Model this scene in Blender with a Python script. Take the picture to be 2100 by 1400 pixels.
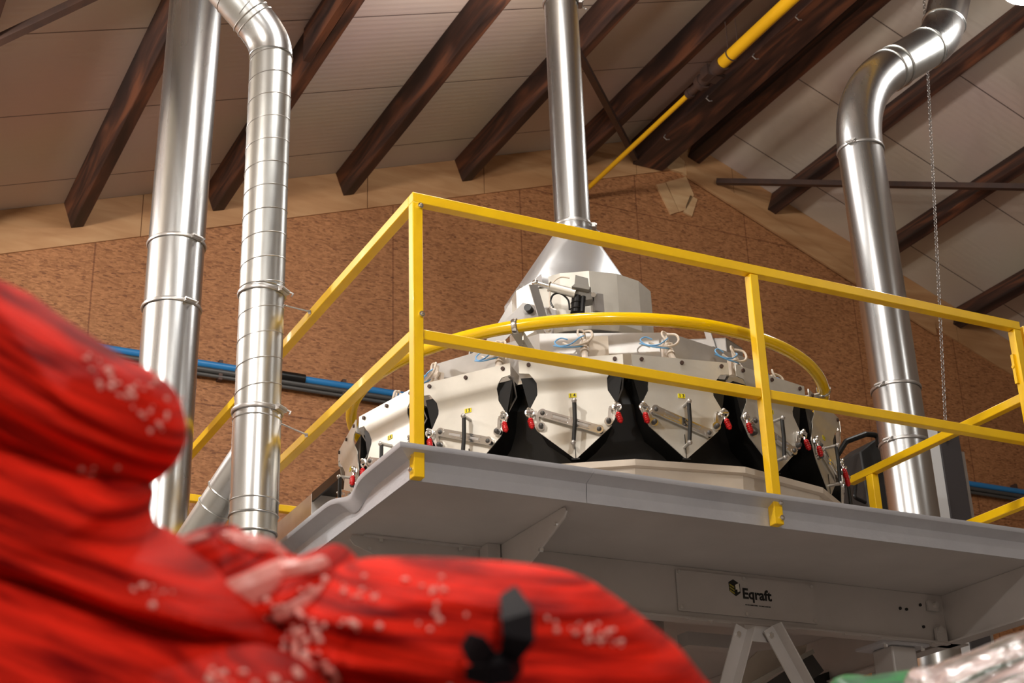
import bpy, bmesh, math, random
from mathutils import Vector, Matrix, noise

# ------------------------------------------------------------------ camera, world, light, exposure
SC = bpy.context.scene
for o in list(bpy.data.objects): bpy.data.objects.remove(o)
H = 3.4                                   # height of the deck above the floor; geometry below is measured from the deck
F = 3179.92                               # focal length in pixels of a 2100 px wide frame
YAW, PITCH, ROLL = 0.478788903, 0.416325306, -0.0334380447
CAM = Vector((-2.0205849, -4.69960408, -1.8647437))
cy_, sy_, cp_, sp_ = math.cos(YAW), math.sin(YAW), math.cos(PITCH), math.sin(PITCH)
_r = Vector((cy_, -sy_, 0)); _f = Vector((sy_*cp_, cy_*cp_, sp_)); _u = _r.cross(_f)
RX = math.cos(ROLL)*_r + math.sin(ROLL)*_u
RU = -math.sin(ROLL)*_r + math.cos(ROLL)*_u
RF = _f
cam = bpy.data.cameras.new('camera'); camo = bpy.data.objects.new('camera', cam)
SC.collection.objects.link(camo); SC.camera = camo
m = Matrix((RX, RU, -RF)).transposed().to_4x4(); m.translation = CAM + Vector((0, 0, H))
camo.matrix_world = m
cam.sensor_width = 36; cam.lens = 36*F/2100; cam.clip_start = 0.05; cam.clip_end = 100
cam.dof.use_dof = True; cam.dof.focus_distance = 6.9; cam.dof.aperture_fstop = 6.3

SC.view_settings.view_transform = 'Standard'
SC.view_settings.look = 'None'
SC.view_settings.gamma = 1
SC.view_settings.use_curve_mapping = False
SC.view_settings.exposure = 1.2
W = bpy.data.worlds.new('world'); SC.world = W; W.use_nodes = True
W.node_tree.nodes['Background'].inputs[0].default_value = (0.9, 0.85, 0.8, 1)
W.node_tree.nodes['Background'].inputs[1].default_value = 0.05

# high bay lamps: x, y, z, power, label
LAMPS = [
 (5.27, 1.42, 4.50, 22, 'glaring round high bay lamp at the top right corner of the photo'),
 (2.02, 2.23, 4.30, 52, 'round high bay lamp hanging behind the central duct, above the frame'),
 (0.40, -0.60, 3.88, 70, 'round high bay lamp above the front left of the platform'),
 (-3.2, -1.6, 2.75, 170, 'round high bay lamp above the left aisle'),
 (-1.4, -7.2, 3.0, 170, 'added lamp behind the camera, brightening the bags'),  # added out of view to light the near side of the bags
 (-2.6, 3.2, 2.7, 120, 'round high bay lamp left of the tall ducts'),
 (6.5, -4.5, 4.2, 18, 'round high bay lamp in the right aisle'),
]
LAMP_COL = (1.0, 0.97, 0.93)

# ------------------------------------------------------------------ helpers
R = math.radians
random.seed(4)
def ray(x, y): return RX*((x-1050)/F) - RU*((y-700)/F) + RF
def on(x, y, ax, val):
    r = ray(x, y); return CAM + r*((val-CAM[ax])/r[ax])
def at(x, y, d): return CAM + ray(x, y)*d

MATS = {}
def mat(name, col, rough=0.5, metal=0.0, **k):
    if name in MATS: return MATS[name]
    M = bpy.data.materials.new(name); M.use_nodes = True; nt = M.node_tree; n = nt.nodes; l = nt.links
    b = n['Principled BSDF']
    b.inputs['Base Color'].default_value = (*col, 1); b.inputs['Roughness'].default_value = rough
    b.inputs['Metallic'].default_value = metal
    for kk in ('Coat Weight', 'Coat Roughness', 'Transmission Weight', 'IOR', 'Specular IOR Level', 'Subsurface Weight', 'Sheen Weight', 'Anisotropic'):
        if kk in k: b.inputs[kk].default_value = k[kk]
    tc = n.new('ShaderNodeTexCoord')
    def noise_(scale, stretch=(1, 1, 1), detail=4, rough_=.55):
        mp = n.new('ShaderNodeMapping'); mp.inputs['Scale'].default_value = stretch
        l.new(tc.outputs['Object'], mp.inputs[0])
        t = n.new('ShaderNodeTexNoise'); t.inputs['Scale'].default_value = scale; t.inputs['Detail'].default_value = detail
        t.inputs['Roughness'].default_value = rough_
        l.new(mp.outputs[0], t.inputs[0]); return t
    if 'var' in k:        # (scale, stretch, col2, lo, hi)
        s, st, c2, lo, hi = k['var']
        t = noise_(s, st); rp = n.new('ShaderNodeValToRGB')
        rp.color_ramp.elements[0].position = lo; rp.color_ramp.elements[0].color = (*col, 1)
        rp.color_ramp.elements[1].position = hi; rp.color_ramp.elements[1].color = (*c2, 1)
        l.new(t.outputs['Fac'], rp.inputs[0]); l.new(rp.outputs[0], b.inputs['Base Color'])
    if 'rvar' in k:       # (scale, stretch, lo, hi)
        s, st, lo, hi = k['rvar']
        t = noise_(s, st); mr = n.new('ShaderNodeMapRange')
        mr.inputs[1].default_value = .3; mr.inputs[2].default_value = .7
        mr.inputs[3].default_value = lo; mr.inputs[4].default_value = hi
        l.new(t.outputs['Fac'], mr.inputs[0]); l.new(mr.outputs[0], b.inputs['Roughness'])
    if 'bump' in k:       # (scale, stretch, strength, dist)
        s, st, sg, ds = k['bump']
        t = noise_(s, st); bp = n.new('ShaderNodeBump'); bp.inputs['Strength'].default_value = sg
        bp.inputs['Distance'].default_value = ds
        l.new(t.outputs['Fac'], bp.inputs['Height']); l.new(bp.outputs[0], b.inputs['Normal'])
    MATS[name] = M; return M

GALV = mat('galvanised_steel', (.64, .65, .65), .25, 1.0, var=(30, (1, 1, .2), (.60, .61, .61), .2, .8), rvar=(5, (1, 1, .1), .25, .29))
GALV2 = mat('dull_galvanised_steel', (.64, .65, .63), .33, 1.0, var=(20, (1, 1, 1), (.60, .61, .59), .2, .8), rvar=(30, (1, 1, .3), .30, .34))
STAIN = mat('stainless_panel', (.72, .69, .62), .40, .7, var=(6, (1, 1, 1), (.64, .61, .54), .35, .7), rvar=(12, (1, 1, 1), .36, .5))
STAIN2 = mat('stainless_frame', (.56, .54, .52), .36, .85, var=(9, (1, 1, 1), (.48, .46, .44), .35, .7))
CHROME = mat('bright_steel', (.82, .81, .79), .2, 1.0)
CREAM = mat('cream_steel_trough', (.70, .62, .52), .5, .2, var=(7, (1, 1, 1), (.62, .54, .45), .35, .7))
DECK = mat('grey_painted_steel', (.54, .505, .485), .42, .2, var=(3, (1, 1, 1), (.46, .43, .41), .3, .7), bump=(60, (1, 1, 1), .08, .002))
SKIRT = mat('aluminium_grey_skirt', (.60, .605, .64), .42, .25, var=(5, (1, 1, 1), (.52, .525, .565), .3, .7), bump=(45, (1, 1, 1.4), .35, .003))
YEL = mat('yellow_paint', (.98, .60, .002), .36, 0, var=(8, (1, 1, 1), (.90, .53, .002), .35, .75), **{'Coat Weight': .25})
YELG = mat('glossy_yellow_paint', (1, .63, .001), .14, 0, **{'Coat Weight': .5})
GASY = mat('ochre_gas_pipe_paint', (.80, .42, .01), .4)
BLK = mat('black_plastic', (.008, .0075, .007), .32, 0, **{'Specular IOR Level': .4})
BLKM = mat('matt_black', (.015, .014, .013), .6)
DKG = mat('dark_grey_metal', (.10, .095, .09), .45, .4)
GREYP = mat('grey_plastic', (.22, .205, .18), .55)
WHT = mat('white_paint', (.80, .80, .80), .4)
WHP = mat('cream_plastic_fitting', (.72, .62, .52), .4)
REDG = mat('red_grip_rubber', (.62, .01, .012), .3)
BLUE = mat('blue_pipe', (.025, .20, .48), .35)
BLUEH = mat('light_blue_hose', (.18, .45, .80), .3)
TAGY = mat('yellow_tag', (.85, .72, .01), .4)
INK = mat('black_ink', (.005, .005, .005), .5)
INKY = mat('olive_yellow_ink', (.35, .28, .03), .5)
INKW = mat('pale_ink', (.72, .68, .60), .5)
STEELD = mat('rusty_dark_steel', (.06, .035, .028), .55, .2, var=(9, (1, 1, 1), (.09, .045, .03), .35, .7))
CAB = mat('anthracite_paint', (.055, .048, .05), .5)
CONC = mat('concrete_floor', (.46, .43, .40), .5, 0, var=(2, (1, 1, 1), (.22, .21, .20), .3, .7))
PLAST = mat('painted_wall', (.55, .50, .44), .8)

def wood(name, c1, c2, c3, stretch, scale=3):
    M = bpy.data.materials.new(name); M.use_nodes = True; nt = M.node_tree; n = nt.nodes; l = nt.links
    b = n['Principled BSDF']; b.inputs['Roughness'].default_value = .6
    tc = n.new('ShaderNodeTexCoord'); mp = n.new('ShaderNodeMapping'); mp.inputs['Scale'].default_value = stretch
    l.new(tc.outputs['Object'], mp.inputs[0])
    t = n.new('ShaderNodeTexNoise'); t.inputs['Scale'].default_value = scale; t.inputs['Detail'].default_value = 6
    t.inputs['Distortion'].default_value = .6
    l.new(mp.outputs[0], t.inputs[0])
    rp = n.new('ShaderNodeValToRGB'); e = rp.color_ramp.elements
    e[0].position = .34; e[0].color = (*c1, 1); e[1].position = .66; e[1].color = (*c3, 1)
    x = e.new(.5); x.color = (*c2, 1)
    l.new(t.outputs['Fac'], rp.inputs[0]); l.new(rp.outputs[0], b.inputs['Base Color'])
    return M
BEAM = wood('dark_stained_beam_wood', (.018, .008, .006), (.055, .022, .014), (.16, .055, .025), (3, .35, 3), 3.2)
PLY = wood('plywood', (.38, .185, .075), (.44, .23, .10), (.50, .28, .13), (.5, 1, 3), 3)
PLY2 = wood('pale_plywood', (.48, .27, .13), (.55, .33, .16), (.62, .40, .21), (.5, 1, 3), 3)
PLANK = wood('rough_pallet_wood', (.25, .16, .09), (.32, .21, .12), (.4, .28, .17), (.5, 1, 4), 3)

def osb():
    M = bpy.data.materials.new('oriented_strand_board'); M.use_nodes = True; nt = M.node_tree; n = nt.nodes; l = nt.links
    b = n['Principled BSDF']; b.inputs['Roughness'].default_value = .65
    tc = n.new('ShaderNodeTexCoord'); mp = n.new('ShaderNodeMapping'); mp.inputs['Scale'].default_value = (1, 1, 3.2)
    l.new(tc.outputs['Object'], mp.inputs[0])
    nz = n.new('ShaderNodeTexNoise'); nz.inputs['Scale'].default_value = 6; nz.inputs['Detail'].default_value = 3
    l.new(mp.outputs[0], nz.inputs[0])
    mx = n.new('ShaderNodeMixRGB'); mx.inputs[0].default_value = .07
    l.new(mp.outputs[0], mx.inputs[1]); l.new(nz.outputs['Color'], mx.inputs[2])
    v = n.new('ShaderNodeTexVoronoi'); v.inputs['Scale'].default_value = 34; v.inputs['Randomness'].default_value = 1
    l.new(mx.outputs[0], v.inputs['Vector'])
    rp = n.new('ShaderNodeValToRGB'); e = rp.color_ramp.elements
    e[0].position = 0; e[0].color = (.19, .070, .024, 1); e[1].position = 1; e[1].color = (.46, .20, .078, 1)
    x = e.new(.12); x.color = (.29, .115, .040, 1)
    sp = n.new('ShaderNodeSeparateColor'); l.new(v.outputs['Color'], sp.inputs[0]); l.new(sp.outputs[0], rp.inputs[0])
    n2 = n.new('ShaderNodeTexNoise'); n2.inputs['Scale'].default_value = 52; n2.inputs['Detail'].default_value = 5
    n2.inputs['Distortion'].default_value = 1.6
    l.new(mp.outputs[0], n2.inputs[0])
    r2 = n.new('ShaderNodeValToRGB'); e = r2.color_ramp.elements
    e[0].position = .34; e[0].color = (.35, .3, .27, 1); e[1].position = .46; e[1].color = (1, 1, 1, 1)
    l.new(n2.outputs['Fac'], r2.inputs[0])
    m1 = n.new('ShaderNodeMixRGB'); m1.blend_type = 'MULTIPLY'; m1.inputs[0].default_value = .6
    l.new(rp.outputs[0], m1.inputs[1]); l.new(r2.outputs[0], m1.inputs[2])
    # board joints
    cb = n.new('ShaderNodeCombineXYZ'); sx = n.new('ShaderNodeSeparateXYZ'); l.new(tc.outputs['Object'], sx.inputs[0])
    l.new(sx.outputs[0], cb.inputs[0]); l.new(sx.outputs[2], cb.inputs[1])
    br = n.new('ShaderNodeTexBrick'); br.inputs['Scale'].default_value = 1; br.inputs['Mortar Size'].default_value = .006
    br.inputs['Mortar Smooth'].default_value = 0
    br.inputs['Brick Width'].default_value = 1.22; br.inputs['Row Height'].default_value = 2.5; br.offset = 0
    br.inputs['Color1'].default_value = br.inputs['Color2'].default_value = (1, 1, 1, 1); br.inputs['Mortar'].default_value = (.6, .52, .48, 1)
    l.new(cb.outputs[0], br.inputs['Vector'])
    m2 = n.new('ShaderNodeMixRGB'); m2.blend_type = 'MULTIPLY'; m2.inputs[0].default_value = 1
    l.new(m1.outputs[0], m2.inputs[1]); l.new(br.outputs['Color'], m2.inputs[2]); l.new(m2.outputs[0], b.inputs['Base Color'])
    return M
OSB = osb()

def ceil_mat():
    M = bpy.data.materials.new('ribbed_roof_panel'); M.use_nodes = True; nt = M.node_tree; n = nt.nodes; l = nt.links
    b = n['Principled BSDF']; b.inputs['Roughness'].default_value = .5
    tc = n.new('ShaderNodeTexCoord'); sx = n.new('ShaderNodeSeparateXYZ'); l.new(tc.outputs['Object'], sx.inputs[0])
    def math_(op, a, bb=None):
        t = n.new('ShaderNodeMath'); t.operation = op
        if isinstance(a, (int, float)): t.inputs[0].default_value = a
        else: l.new(a, t.inputs[0])
        if bb is not None: t.inputs[1].default_value = bb
        return t.outputs[0]
    # joints every 1.03 m, fine ribs every 4 cm, both running down the slope
    s = math_('PINGPONG', math_('ADD', sx.outputs[1], 20.6-5.575+.515), .515)     # 0..0.515, joint where value = .515
    j = math_('GREATER_THAN', s, .509)
    rib = math_('PINGPONG', sx.outputs[1], .032)
    ribn = math_('MULTIPLY', rib, 1/.032)
    mx = n.new('ShaderNodeMixRGB'); mx.inputs[1].default_value = (.60, .495, .405, 1); mx.inputs[2].default_value = (.16, .12, .10, 1)
    l.new(j, mx.inputs[0])
    nz = n.new('ShaderNodeTexNoise'); nz.inputs['Scale'].default_value = .7; l.new(tc.outputs['Object'], nz.inputs[0])
    m2 = n.new('ShaderNodeMixRGB'); m2.blend_type = 'MULTIPLY'; m2.inputs[0].default_value = .25
    l.new(mx.outputs[0], m2.inputs[1]); l.new(nz.outputs['Color'], m2.inputs[2]); l.new(m2.outputs[0], b.inputs['Base Color'])
    bp = n.new('ShaderNodeBump'); bp.inputs['Strength'].default_value = .12; bp.inputs['Distance'].default_value = .006
    l.new(ribn, bp.inputs['Height']); l.new(bp.outputs[0], b.inputs['Normal'])
    return M
CEIL = ceil_mat()

def bagmat(name, c1, c2, rough=.5, tr=0):
    M = bpy.data.materials.new(name); M.use_nodes = True; nt = M.node_tree; n = nt.nodes; l = nt.links
    b = n['Principled BSDF']; b.inputs['Roughness'].default_value = rough
    b.inputs['Specular IOR Level'].default_value = .045
    tc = n.new('ShaderNodeTexCoord'); mp = n.new('ShaderNodeMapping')
    l.new(tc.outputs['UV'], mp.inputs[0]); mp.inputs['Scale'].default_value = (1, 1, 1)
    w = n.new('ShaderNodeTexNoise'); w.inputs['Scale'].default_value = 8; w.inputs['Detail'].default_value = 3
    l.new(mp.outputs[0], w.inputs[0])
    rp = n.new('ShaderNodeValToRGB'); e = rp.color_ramp.elements
    e[0].position = .34; e[0].color = (*c1, 1); e[1].position = .6; e[1].color = (*c2, 1)
    l.new(w.outputs['Fac'], rp.inputs[0]); l.new(rp.outputs[0], b.inputs['Base Color'])
    n2 = n.new('ShaderNodeTexNoise'); n2.inputs['Scale'].default_value = 30; n2.inputs['Detail'].default_value = 4
    l.new(mp.outputs[0], n2.inputs[0])
    bp = n.new('ShaderNodeBump'); bp.inputs['Strength'].default_value = .6; bp.inputs['Distance'].default_value = .006
    l.new(n2.outputs['Fac'], bp.inputs['Height']); l.new(bp.outputs[0], b.inputs['Normal'])
    return M
REDB = bagmat('red_net_plastic', (.20, .0015, .002), (.95, .028, .012), .6)  # dark and bright streaks put fold shade into the colour
GLINT = mat('pale_pink_glint', (1, .52, .47), .25)  # colour of the beads that stand in for glints
PALE = mat('pale_pink_net_fringe', (.92, .36, .32), .4)
FILM = bagmat('clear_stretch_film_over_green_net', (.03, .07, .045), (.66, .50, .48), .16)
FILM.node_tree.nodes['Principled BSDF'].inputs['Specular IOR Level'].default_value = .8
FILM.node_tree.nodes['Principled BSDF'].inputs['Coat Weight'].default_value = .6
GREENB = mat('green_net_plastic', (.01, .22, .05), .35, 0, var=(14, (1, 1, 1), (.012, .07, .04), .4, .6))
BLKR = mat('black_tie_ribbon', (.004, .002, .004), .6, 0, **{'Specular IOR Level': .12})

KEEP = {'painted_glints', 'small_print', 'slatted_side', 'lettering', 'number_lettering', 'logo_lettering', 'actuator_gearbox', 'transition_hopper'}
# ---- mesh builder
class MB:
    def __init__(s): s.v = []; s.f = []; s.uv = None
    def add(s, vs, fs):
        k = len(s.v); s.v += [Vector(v) for v in vs]; s.f += [tuple(i+k for i in f) for f in fs]; return s
    def box(s, a, b):
        x0, y0, z0 = a; x1, y1, z1 = b
        return s.add([(x0,y0,z0),(x1,y0,z0),(x1,y1,z0),(x0,y1,z0),(x0,y0,z1),(x1,y0,z1),(x1,y1,z1),(x0,y1,z1)],
                     [(0,3,2,1),(4,5,6,7),(0,1,5,4),(1,2,6,5),(2,3,7,6),(3,0,4,7)])
    def bar(s, p, q, w, h, up=(0, 0, 1)):
        """rectangular bar from p to q; w across, h along up"""
        p, q = Vector(p), Vector(q); d = (q-p).normalized(); up = Vector(up)
        sd = d.cross(up)
        if sd.length < 1e-4: sd = d.cross(Vector((0, 1, 0)))
        sd.normalize(); u = sd.cross(d).normalized()
        c = []
        for e in (p, q):
            for a, b in ((-1,-1),(1,-1),(1,1),(-1,1)): c.append(e + sd*(a*w/2) + u*(b*h/2))
        return s.add(c, [(0,1,2,3)[::-1],(4,5,6,7),(0,1,5,4),(1,2,6,5),(2,3,7,6),(3,0,4,7)])
    def tube(s, pts, r, n=20, caps=True, radii=None):
        pts = [Vector(p) for p in pts]; k = len(s.v); ref = None
        for i, p in enumerate(pts):
            if i == 0: d = pts[1]-p
            elif i == len(pts)-1: d = p-pts[i-1]
            else: d = (pts[i+1]-p).normalized() + (p-pts[i-1]).normalized()
            d.normalize()
            if ref is None:
                ref = Vector((0, 0, 1)) if abs(d.z) < .9 else Vector((1, 0, 0))
            a = (ref - d*ref.dot(d)).normalized(); ref = a; b = d.cross(a)
            rr = radii[i] if radii else r
            for j in range(n):
                t = 2*math.pi*j/n; s.v.append(p + (a*math.cos(t) + b*math.sin(t))*rr)
        for i in range(len(pts)-1):
            for j in range(n):
                s.f.append((k+i*n+j, k+i*n+(j+1)%n, k+(i+1)*n+(j+1)%n, k+(i+1)*n+j))
        if caps:
            s.f.append(tuple(k+j for j in range(n))[::-1]); s.f.append(tuple(k+(len(pts)-1)*n+j for j in range(n)))
        return s
    def cyl(s, p, q, r, n=16, r2=None): return s.tube([p, q], r, n, True, [r, r if r2 is None else r2])
    def ring(s, c, r, t, n=64, m=10, ax=None, sc=1.0):
        """torus about axis ax"""
        c = Vector(c); ax = Vector(ax or (0, 0, 1)).normalized()
        a = ax.orthogonal().normalized(); b = ax.cross(a); k = len(s.v)
        for i in range(n):
            th = 2*math.pi*i/n; d = a*math.cos(th)+b*math.sin(th)
            for j in range(m):
                ph = 2*math.pi*j/m; s.v.append(c + d*(r+t*math.cos(ph)) + ax*(t*sc*math.sin(ph)))
        for i in range(n):
            for j in range(m):
                s.f.append((k+i*m+j, k+((i+1)%n)*m+j, k+((i+1)%n)*m+(j+1)%m, k+i*m+(j+1)%m))
        return s
    def lathe(s, c, prof, n=48, off=0.0, close=False):
        """prof: list of (r, z) revolved about vertical axis through c"""
        c = Vector(c); k = len(s.v); m = len(prof)
        for i in range(n):
            th = off + 2*math.pi*i/n
            for r, z in prof: s.v.append(c + Vector((math.sin(th)*r, -math.cos(th)*r, z)))
        for i in range(n):
            for j in range(m-1):
                s.f.append((k+i*m+j, k+((i+1)%n)*m+j, k+((i+1)%n)*m+j+1, k+i*m+j+1))
            if close: s.f.append((k+i*m+m-1, k+((i+1)%n)*m+m-1, k+((i+1)%n)*m, k+i*m))
        return s
    def prism(s, poly, d):
        poly = [Vector(p) for p in poly]; d = Vector(d); n = len(poly); k = len(s.v)
        s.v += poly + [p+d for p in poly]
        s.f.append(tuple(range(k, k+n))[::-1]); s.f.append(tuple(range(k+n, k+2*n)))
        for i in range(n): s.f.append((k+i, k+(i+1)%n, k+n+(i+1)%n, k+n+i))
        return s
    def ball(s, c, r, n=10, m=6, sc=(1, 1, 1)):
        c = Vector(c); k = len(s.v)
        s.v.append(c+Vector((0, 0, r*sc[2])))
        for i in range(1, m):
            a = math.pi*i/m
            for j in range(n):
                t = 2*math.pi*j/n
                s.v.append(c+Vector((math.sin(a)*math.cos(t)*r*sc[0], math.sin(a)*math.sin(t)*r*sc[1], math.cos(a)*r*sc[2])))
        s.v.append(c-Vector((0, 0, r*sc[2]))); e = len(s.v)-1
        for j in range(n):
            s.f.append((k, k+1+j, k+1+(j+1)%n)); s.f.append((e, k+1+(m-2)*n+(j+1)%n, k+1+(m-2)*n+j))
        for i in range(m-2):
            for j in range(n):
                s.f.append((k+1+i*n+j, k+1+(i+1)*n+j, k+1+(i+1)*n+(j+1)%n, k+1+i*n+(j+1)%n))
        return s
    def pieces(s):
        """groups of connected faces whose boxes touch"""
        par = list(range(len(s.v)))
        def find(a):
            while par[a] != a: par[a] = par[par[a]]; a = par[a]
            return a
        for f in s.f:
            a = find(f[0])
            for i in f[1:]:
                b = find(i)
                if a != b: par[b] = a
        g = {}
        for f in s.f: g.setdefault(find(f[0]), []).append(f)
        L = []
        for fs in g.values():
            vs = {i for f in fs for i in f}
            lo = [min(s.v[i][k] for i in vs)-.0015 for k in range(3)]; hi = [max(s.v[i][k] for i in vs)+.0015 for k in range(3)]
            L.append([lo, hi, fs])
        ch = True
        while ch:
            ch = False
            for i in range(len(L)):
                for j in range(len(L)-1, i, -1):
                    a, b = L[i], L[j]
                    if all(a[0][k] <= b[1][k] and b[0][k] <= a[1][k] for k in range(3)):
                        a[0] = [min(p, q) for p, q in zip(a[0], b[0])]; a[1] = [max(p, q) for p, q in zip(a[1], b[1])]
                        a[2] = a[2]+b[2]; del L[j]; ch = True
        out = []
        for lo, hi, fs in L:
            ids = sorted({i for f in fs for i in f}); mp = {v: k for k, v in enumerate(ids)}
            m = MB(); m.v = [s.v[i] for i in ids]; m.f = [tuple(mp[i] for i in f) for f in fs]; out.append(m)
        out.sort(key=lambda m: -len(m.v)); return out
    def build(s, name, material, parent=None, loc=None, bevel=0, ang=35, local=False, fixn=True):
        if parent is None or name in KEEP or not fixn: return s.build1(name, material, parent, loc, bevel, ang, local, fixn)
        os_ = [m.build1(name, material, parent, loc, bevel, ang, local, fixn) for m in s.pieces()]
        return os_[0]
    def build1(s, name, material, parent=None, loc=None, bevel=0, ang=35, local=False, fixn=True):
        """verts are in deck coordinates unless local; parent None = top level"""
        if parent is not None: base = parent['_b'] if not local else Vector((0, 0, 0))
        else: base = Vector(loc) if loc is not None else Vector((0, 0, 0))
        base = Vector(base)
        me = bpy.data.meshes.new(name)
        me.from_pydata([tuple(v-base) if not local else tuple(v) for v in s.v], [], s.f)
        if fixn:
            bm = bmesh.new(); bm.from_mesh(me); bmesh.ops.recalc_face_normals(bm, faces=bm.faces); bm.to_mesh(me); bm.free()
        me.validate(); me.shade_smooth(); me.set_sharp_from_angle(angle=R(ang))
        me.materials.append(material)
        o = bpy.data.objects.new(name, me); SC.collection.objects.link(o)
        if parent is not None: o.parent = parent; o['_b'] = parent['_b']
        else: o.location = base + Vector((0, 0, H)); o['_b'] = base
        if bevel:
            bv = o.modifiers.new('bevel', 'BEVEL'); bv.width = bevel; bv.segments = 2; bv.limit_method = 'ANGLE'
        return o

def tag(o, label=None, cat=None, group=None, kind=None):
    if label: o['label'] = label
    if cat: o['category'] = cat
    if group: o['group'] = group
    if kind: o['kind'] = kind
    return o
def thing(name, label, cat, loc, group=None):
    o = bpy.data.objects.new(name, None); SC.collection.objects.link(o); o.empty_display_size = .1
    o['_b'] = Vector(loc); o.location = Vector(loc) + Vector((0, 0, H))
    return tag(o, label, cat, group)
FONTC = {}
def text_mb(txt, size, bold=0.0):
    """flat letters as a mesh in the local x-y plane, centred"""
    cu = bpy.data.curves.new('lettering', 'FONT'); cu.body = txt; cu.size = size; cu.offset = bold
    cu.align_x = 'CENTER'; cu.align_y = 'CENTER'; cu.resolution_u = 3
    o = bpy.data.objects.new('lettering', cu); SC.collection.objects.link(o)
    bpy.context.view_layer.update()
    ev = o.evaluated_get(bpy.context.evaluated_depsgraph_get()); me = bpy.data.meshes.new_from_object(ev)
    vs = [v.co.copy() for v in me.vertices]; fs = [tuple(p.vertices) for p in me.polygons]
    bpy.data.objects.remove(o); bpy.data.curves.remove(cu); bpy.data.meshes.remove(me)
    return vs, fs
def sm(pts, k=6):
    pts = [Vector(p) for p in pts]; out = []
    for i in range(len(pts)-1):
        p0, p1, p2, p3 = pts[max(i-1, 0)], pts[i], pts[i+1], pts[min(i+2, len(pts)-1)]
        for j in range(k):
            u = j/k; out.append(.5*((2*p1) + (-p0+p2)*u + (2*p0-5*p1+4*p2-p3)*u*u + (-p0+3*p1-3*p2+p3)*u**3))
    return out + [pts[-1]]
def arc_path(pts, rad, n=8):
    """polyline with rounded corners"""
    pts = [Vector(p) for p in pts]; out = [pts[0]]
    for i in range(1, len(pts)-1):
        a, b, c = pts[i-1], pts[i], pts[i+1]
        d1 = (a-b).normalized(); d2 = (c-b).normalized(); ang = d1.angle(d2)
        t = rad/math.tan(ang/2); p = b+d1*t; q = b+d2*t
        for k in range(n+1):
            u = k/n; out.append((1-u)**2*p + 2*u*(1-u)*b + u*u*q)
    out.append(pts[-1]); return out

# ------------------------------------------------------------------ the building
YG = 6.0                                   # gable wall
XR, ZR = 5.41, 5.955; KL, KR = .352, -.386 # ridge and slopes
XW0, XW1, YF = -6.0, 16.0, -13.0
def zroof(x): return ZR + (KL*(x-XR) if x < XR else KR*(x-XR))
fl = MB().box((XW0, YF, -H-.1), (XW1, YG, -H)).build('floor', CONC); tag(fl, kind='structure')
w = MB().prism([(XW0, YG, -H), (XW1, YG, -H), (XW1, YG, zroof(XW1)+.05), (XR, YG, ZR+.05), (XW0, YG, zroof(XW0)+.05)], (0, .15, 0)).build('wall_back', OSB); tag(w, kind='structure')
w = MB().prism([(XW0, YF-.15, -H), (XW1, YF-.15, -H), (XW1, YF-.15, zroof(XW1)+.05), (XR, YF-.15, ZR+.05), (XW0, YF-.15, zroof(XW0)+.05)], (0, .15, 0)).build('wall_front', PLAST); tag(w, kind='structure')
w = MB().box((XW0-.15, YF, -H), (XW0, YG, zroof(XW0)+.1)).build('wall_left', PLAST); tag(w, kind='structure')
w = MB().box((XW1, YF, -H), (XW1+.15, YG, zroof(XW1)+.1)).build('wall_right', PLAST); tag(w, kind='structure')
for (xa, xb, nm) in ((XW0, XR, 'ceiling'), (XR, XW1, 'ceiling')):
    c = MB().prism([(xa, YF, zroof(xa)), (xb, YF, zroof(xb)), (xb, YF, zroof(xb)+.12), (xa, YF, zroof(xa)+.12)], (0, YG-YF, 0)).build(nm, CEIL)
    tag(c, kind='structure')
# plywood band under the roof line on the gable
b = MB(); xs = [XW0, -.9, .33, 2.2, 3.3, 4.9, XR]
for i in range(len(xs)-1):
    a, c = xs[i]+.003, xs[i+1]-.003
    b.prism([(a, YG-.018, zroof(a)-.37), (c, YG-.018, zroof(c)-.37), (c, YG-.018, zroof(c)-.002), (a, YG-.018, zroof(a)-.002)], (0, .018, 0))
tag(b.build('trim_1', PLY), kind='structure')
b = MB(); xs = [XR, 6.0, 8.6, 11, XW1]
for i in range(len(xs)-1):
    a, c = xs[i]+.003, xs[i+1]-.003
    b.prism([(a, YG-.018, zroof(a)-.40), (c, YG-.018, zroof(c)-.40), (c, YG-.018, zroof(c)-.002), (a, YG-.018, zroof(a)-.002)], (0, .018, 0))
tag(b.build('trim_2', PLY), kind='structure')
b = MB()
b.prism([(5.45, YG-.04, zroof(5.45)-.44), (8.3, YG-.04, zroof(8.3)-.50), (8.3, YG-.04, zroof(8.3)-.36), (5.45, YG-.04, zroof(5.45)-.28)], (0, .022, 0))
tag(b.build('trim_3', PLY), kind='structure')

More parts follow.
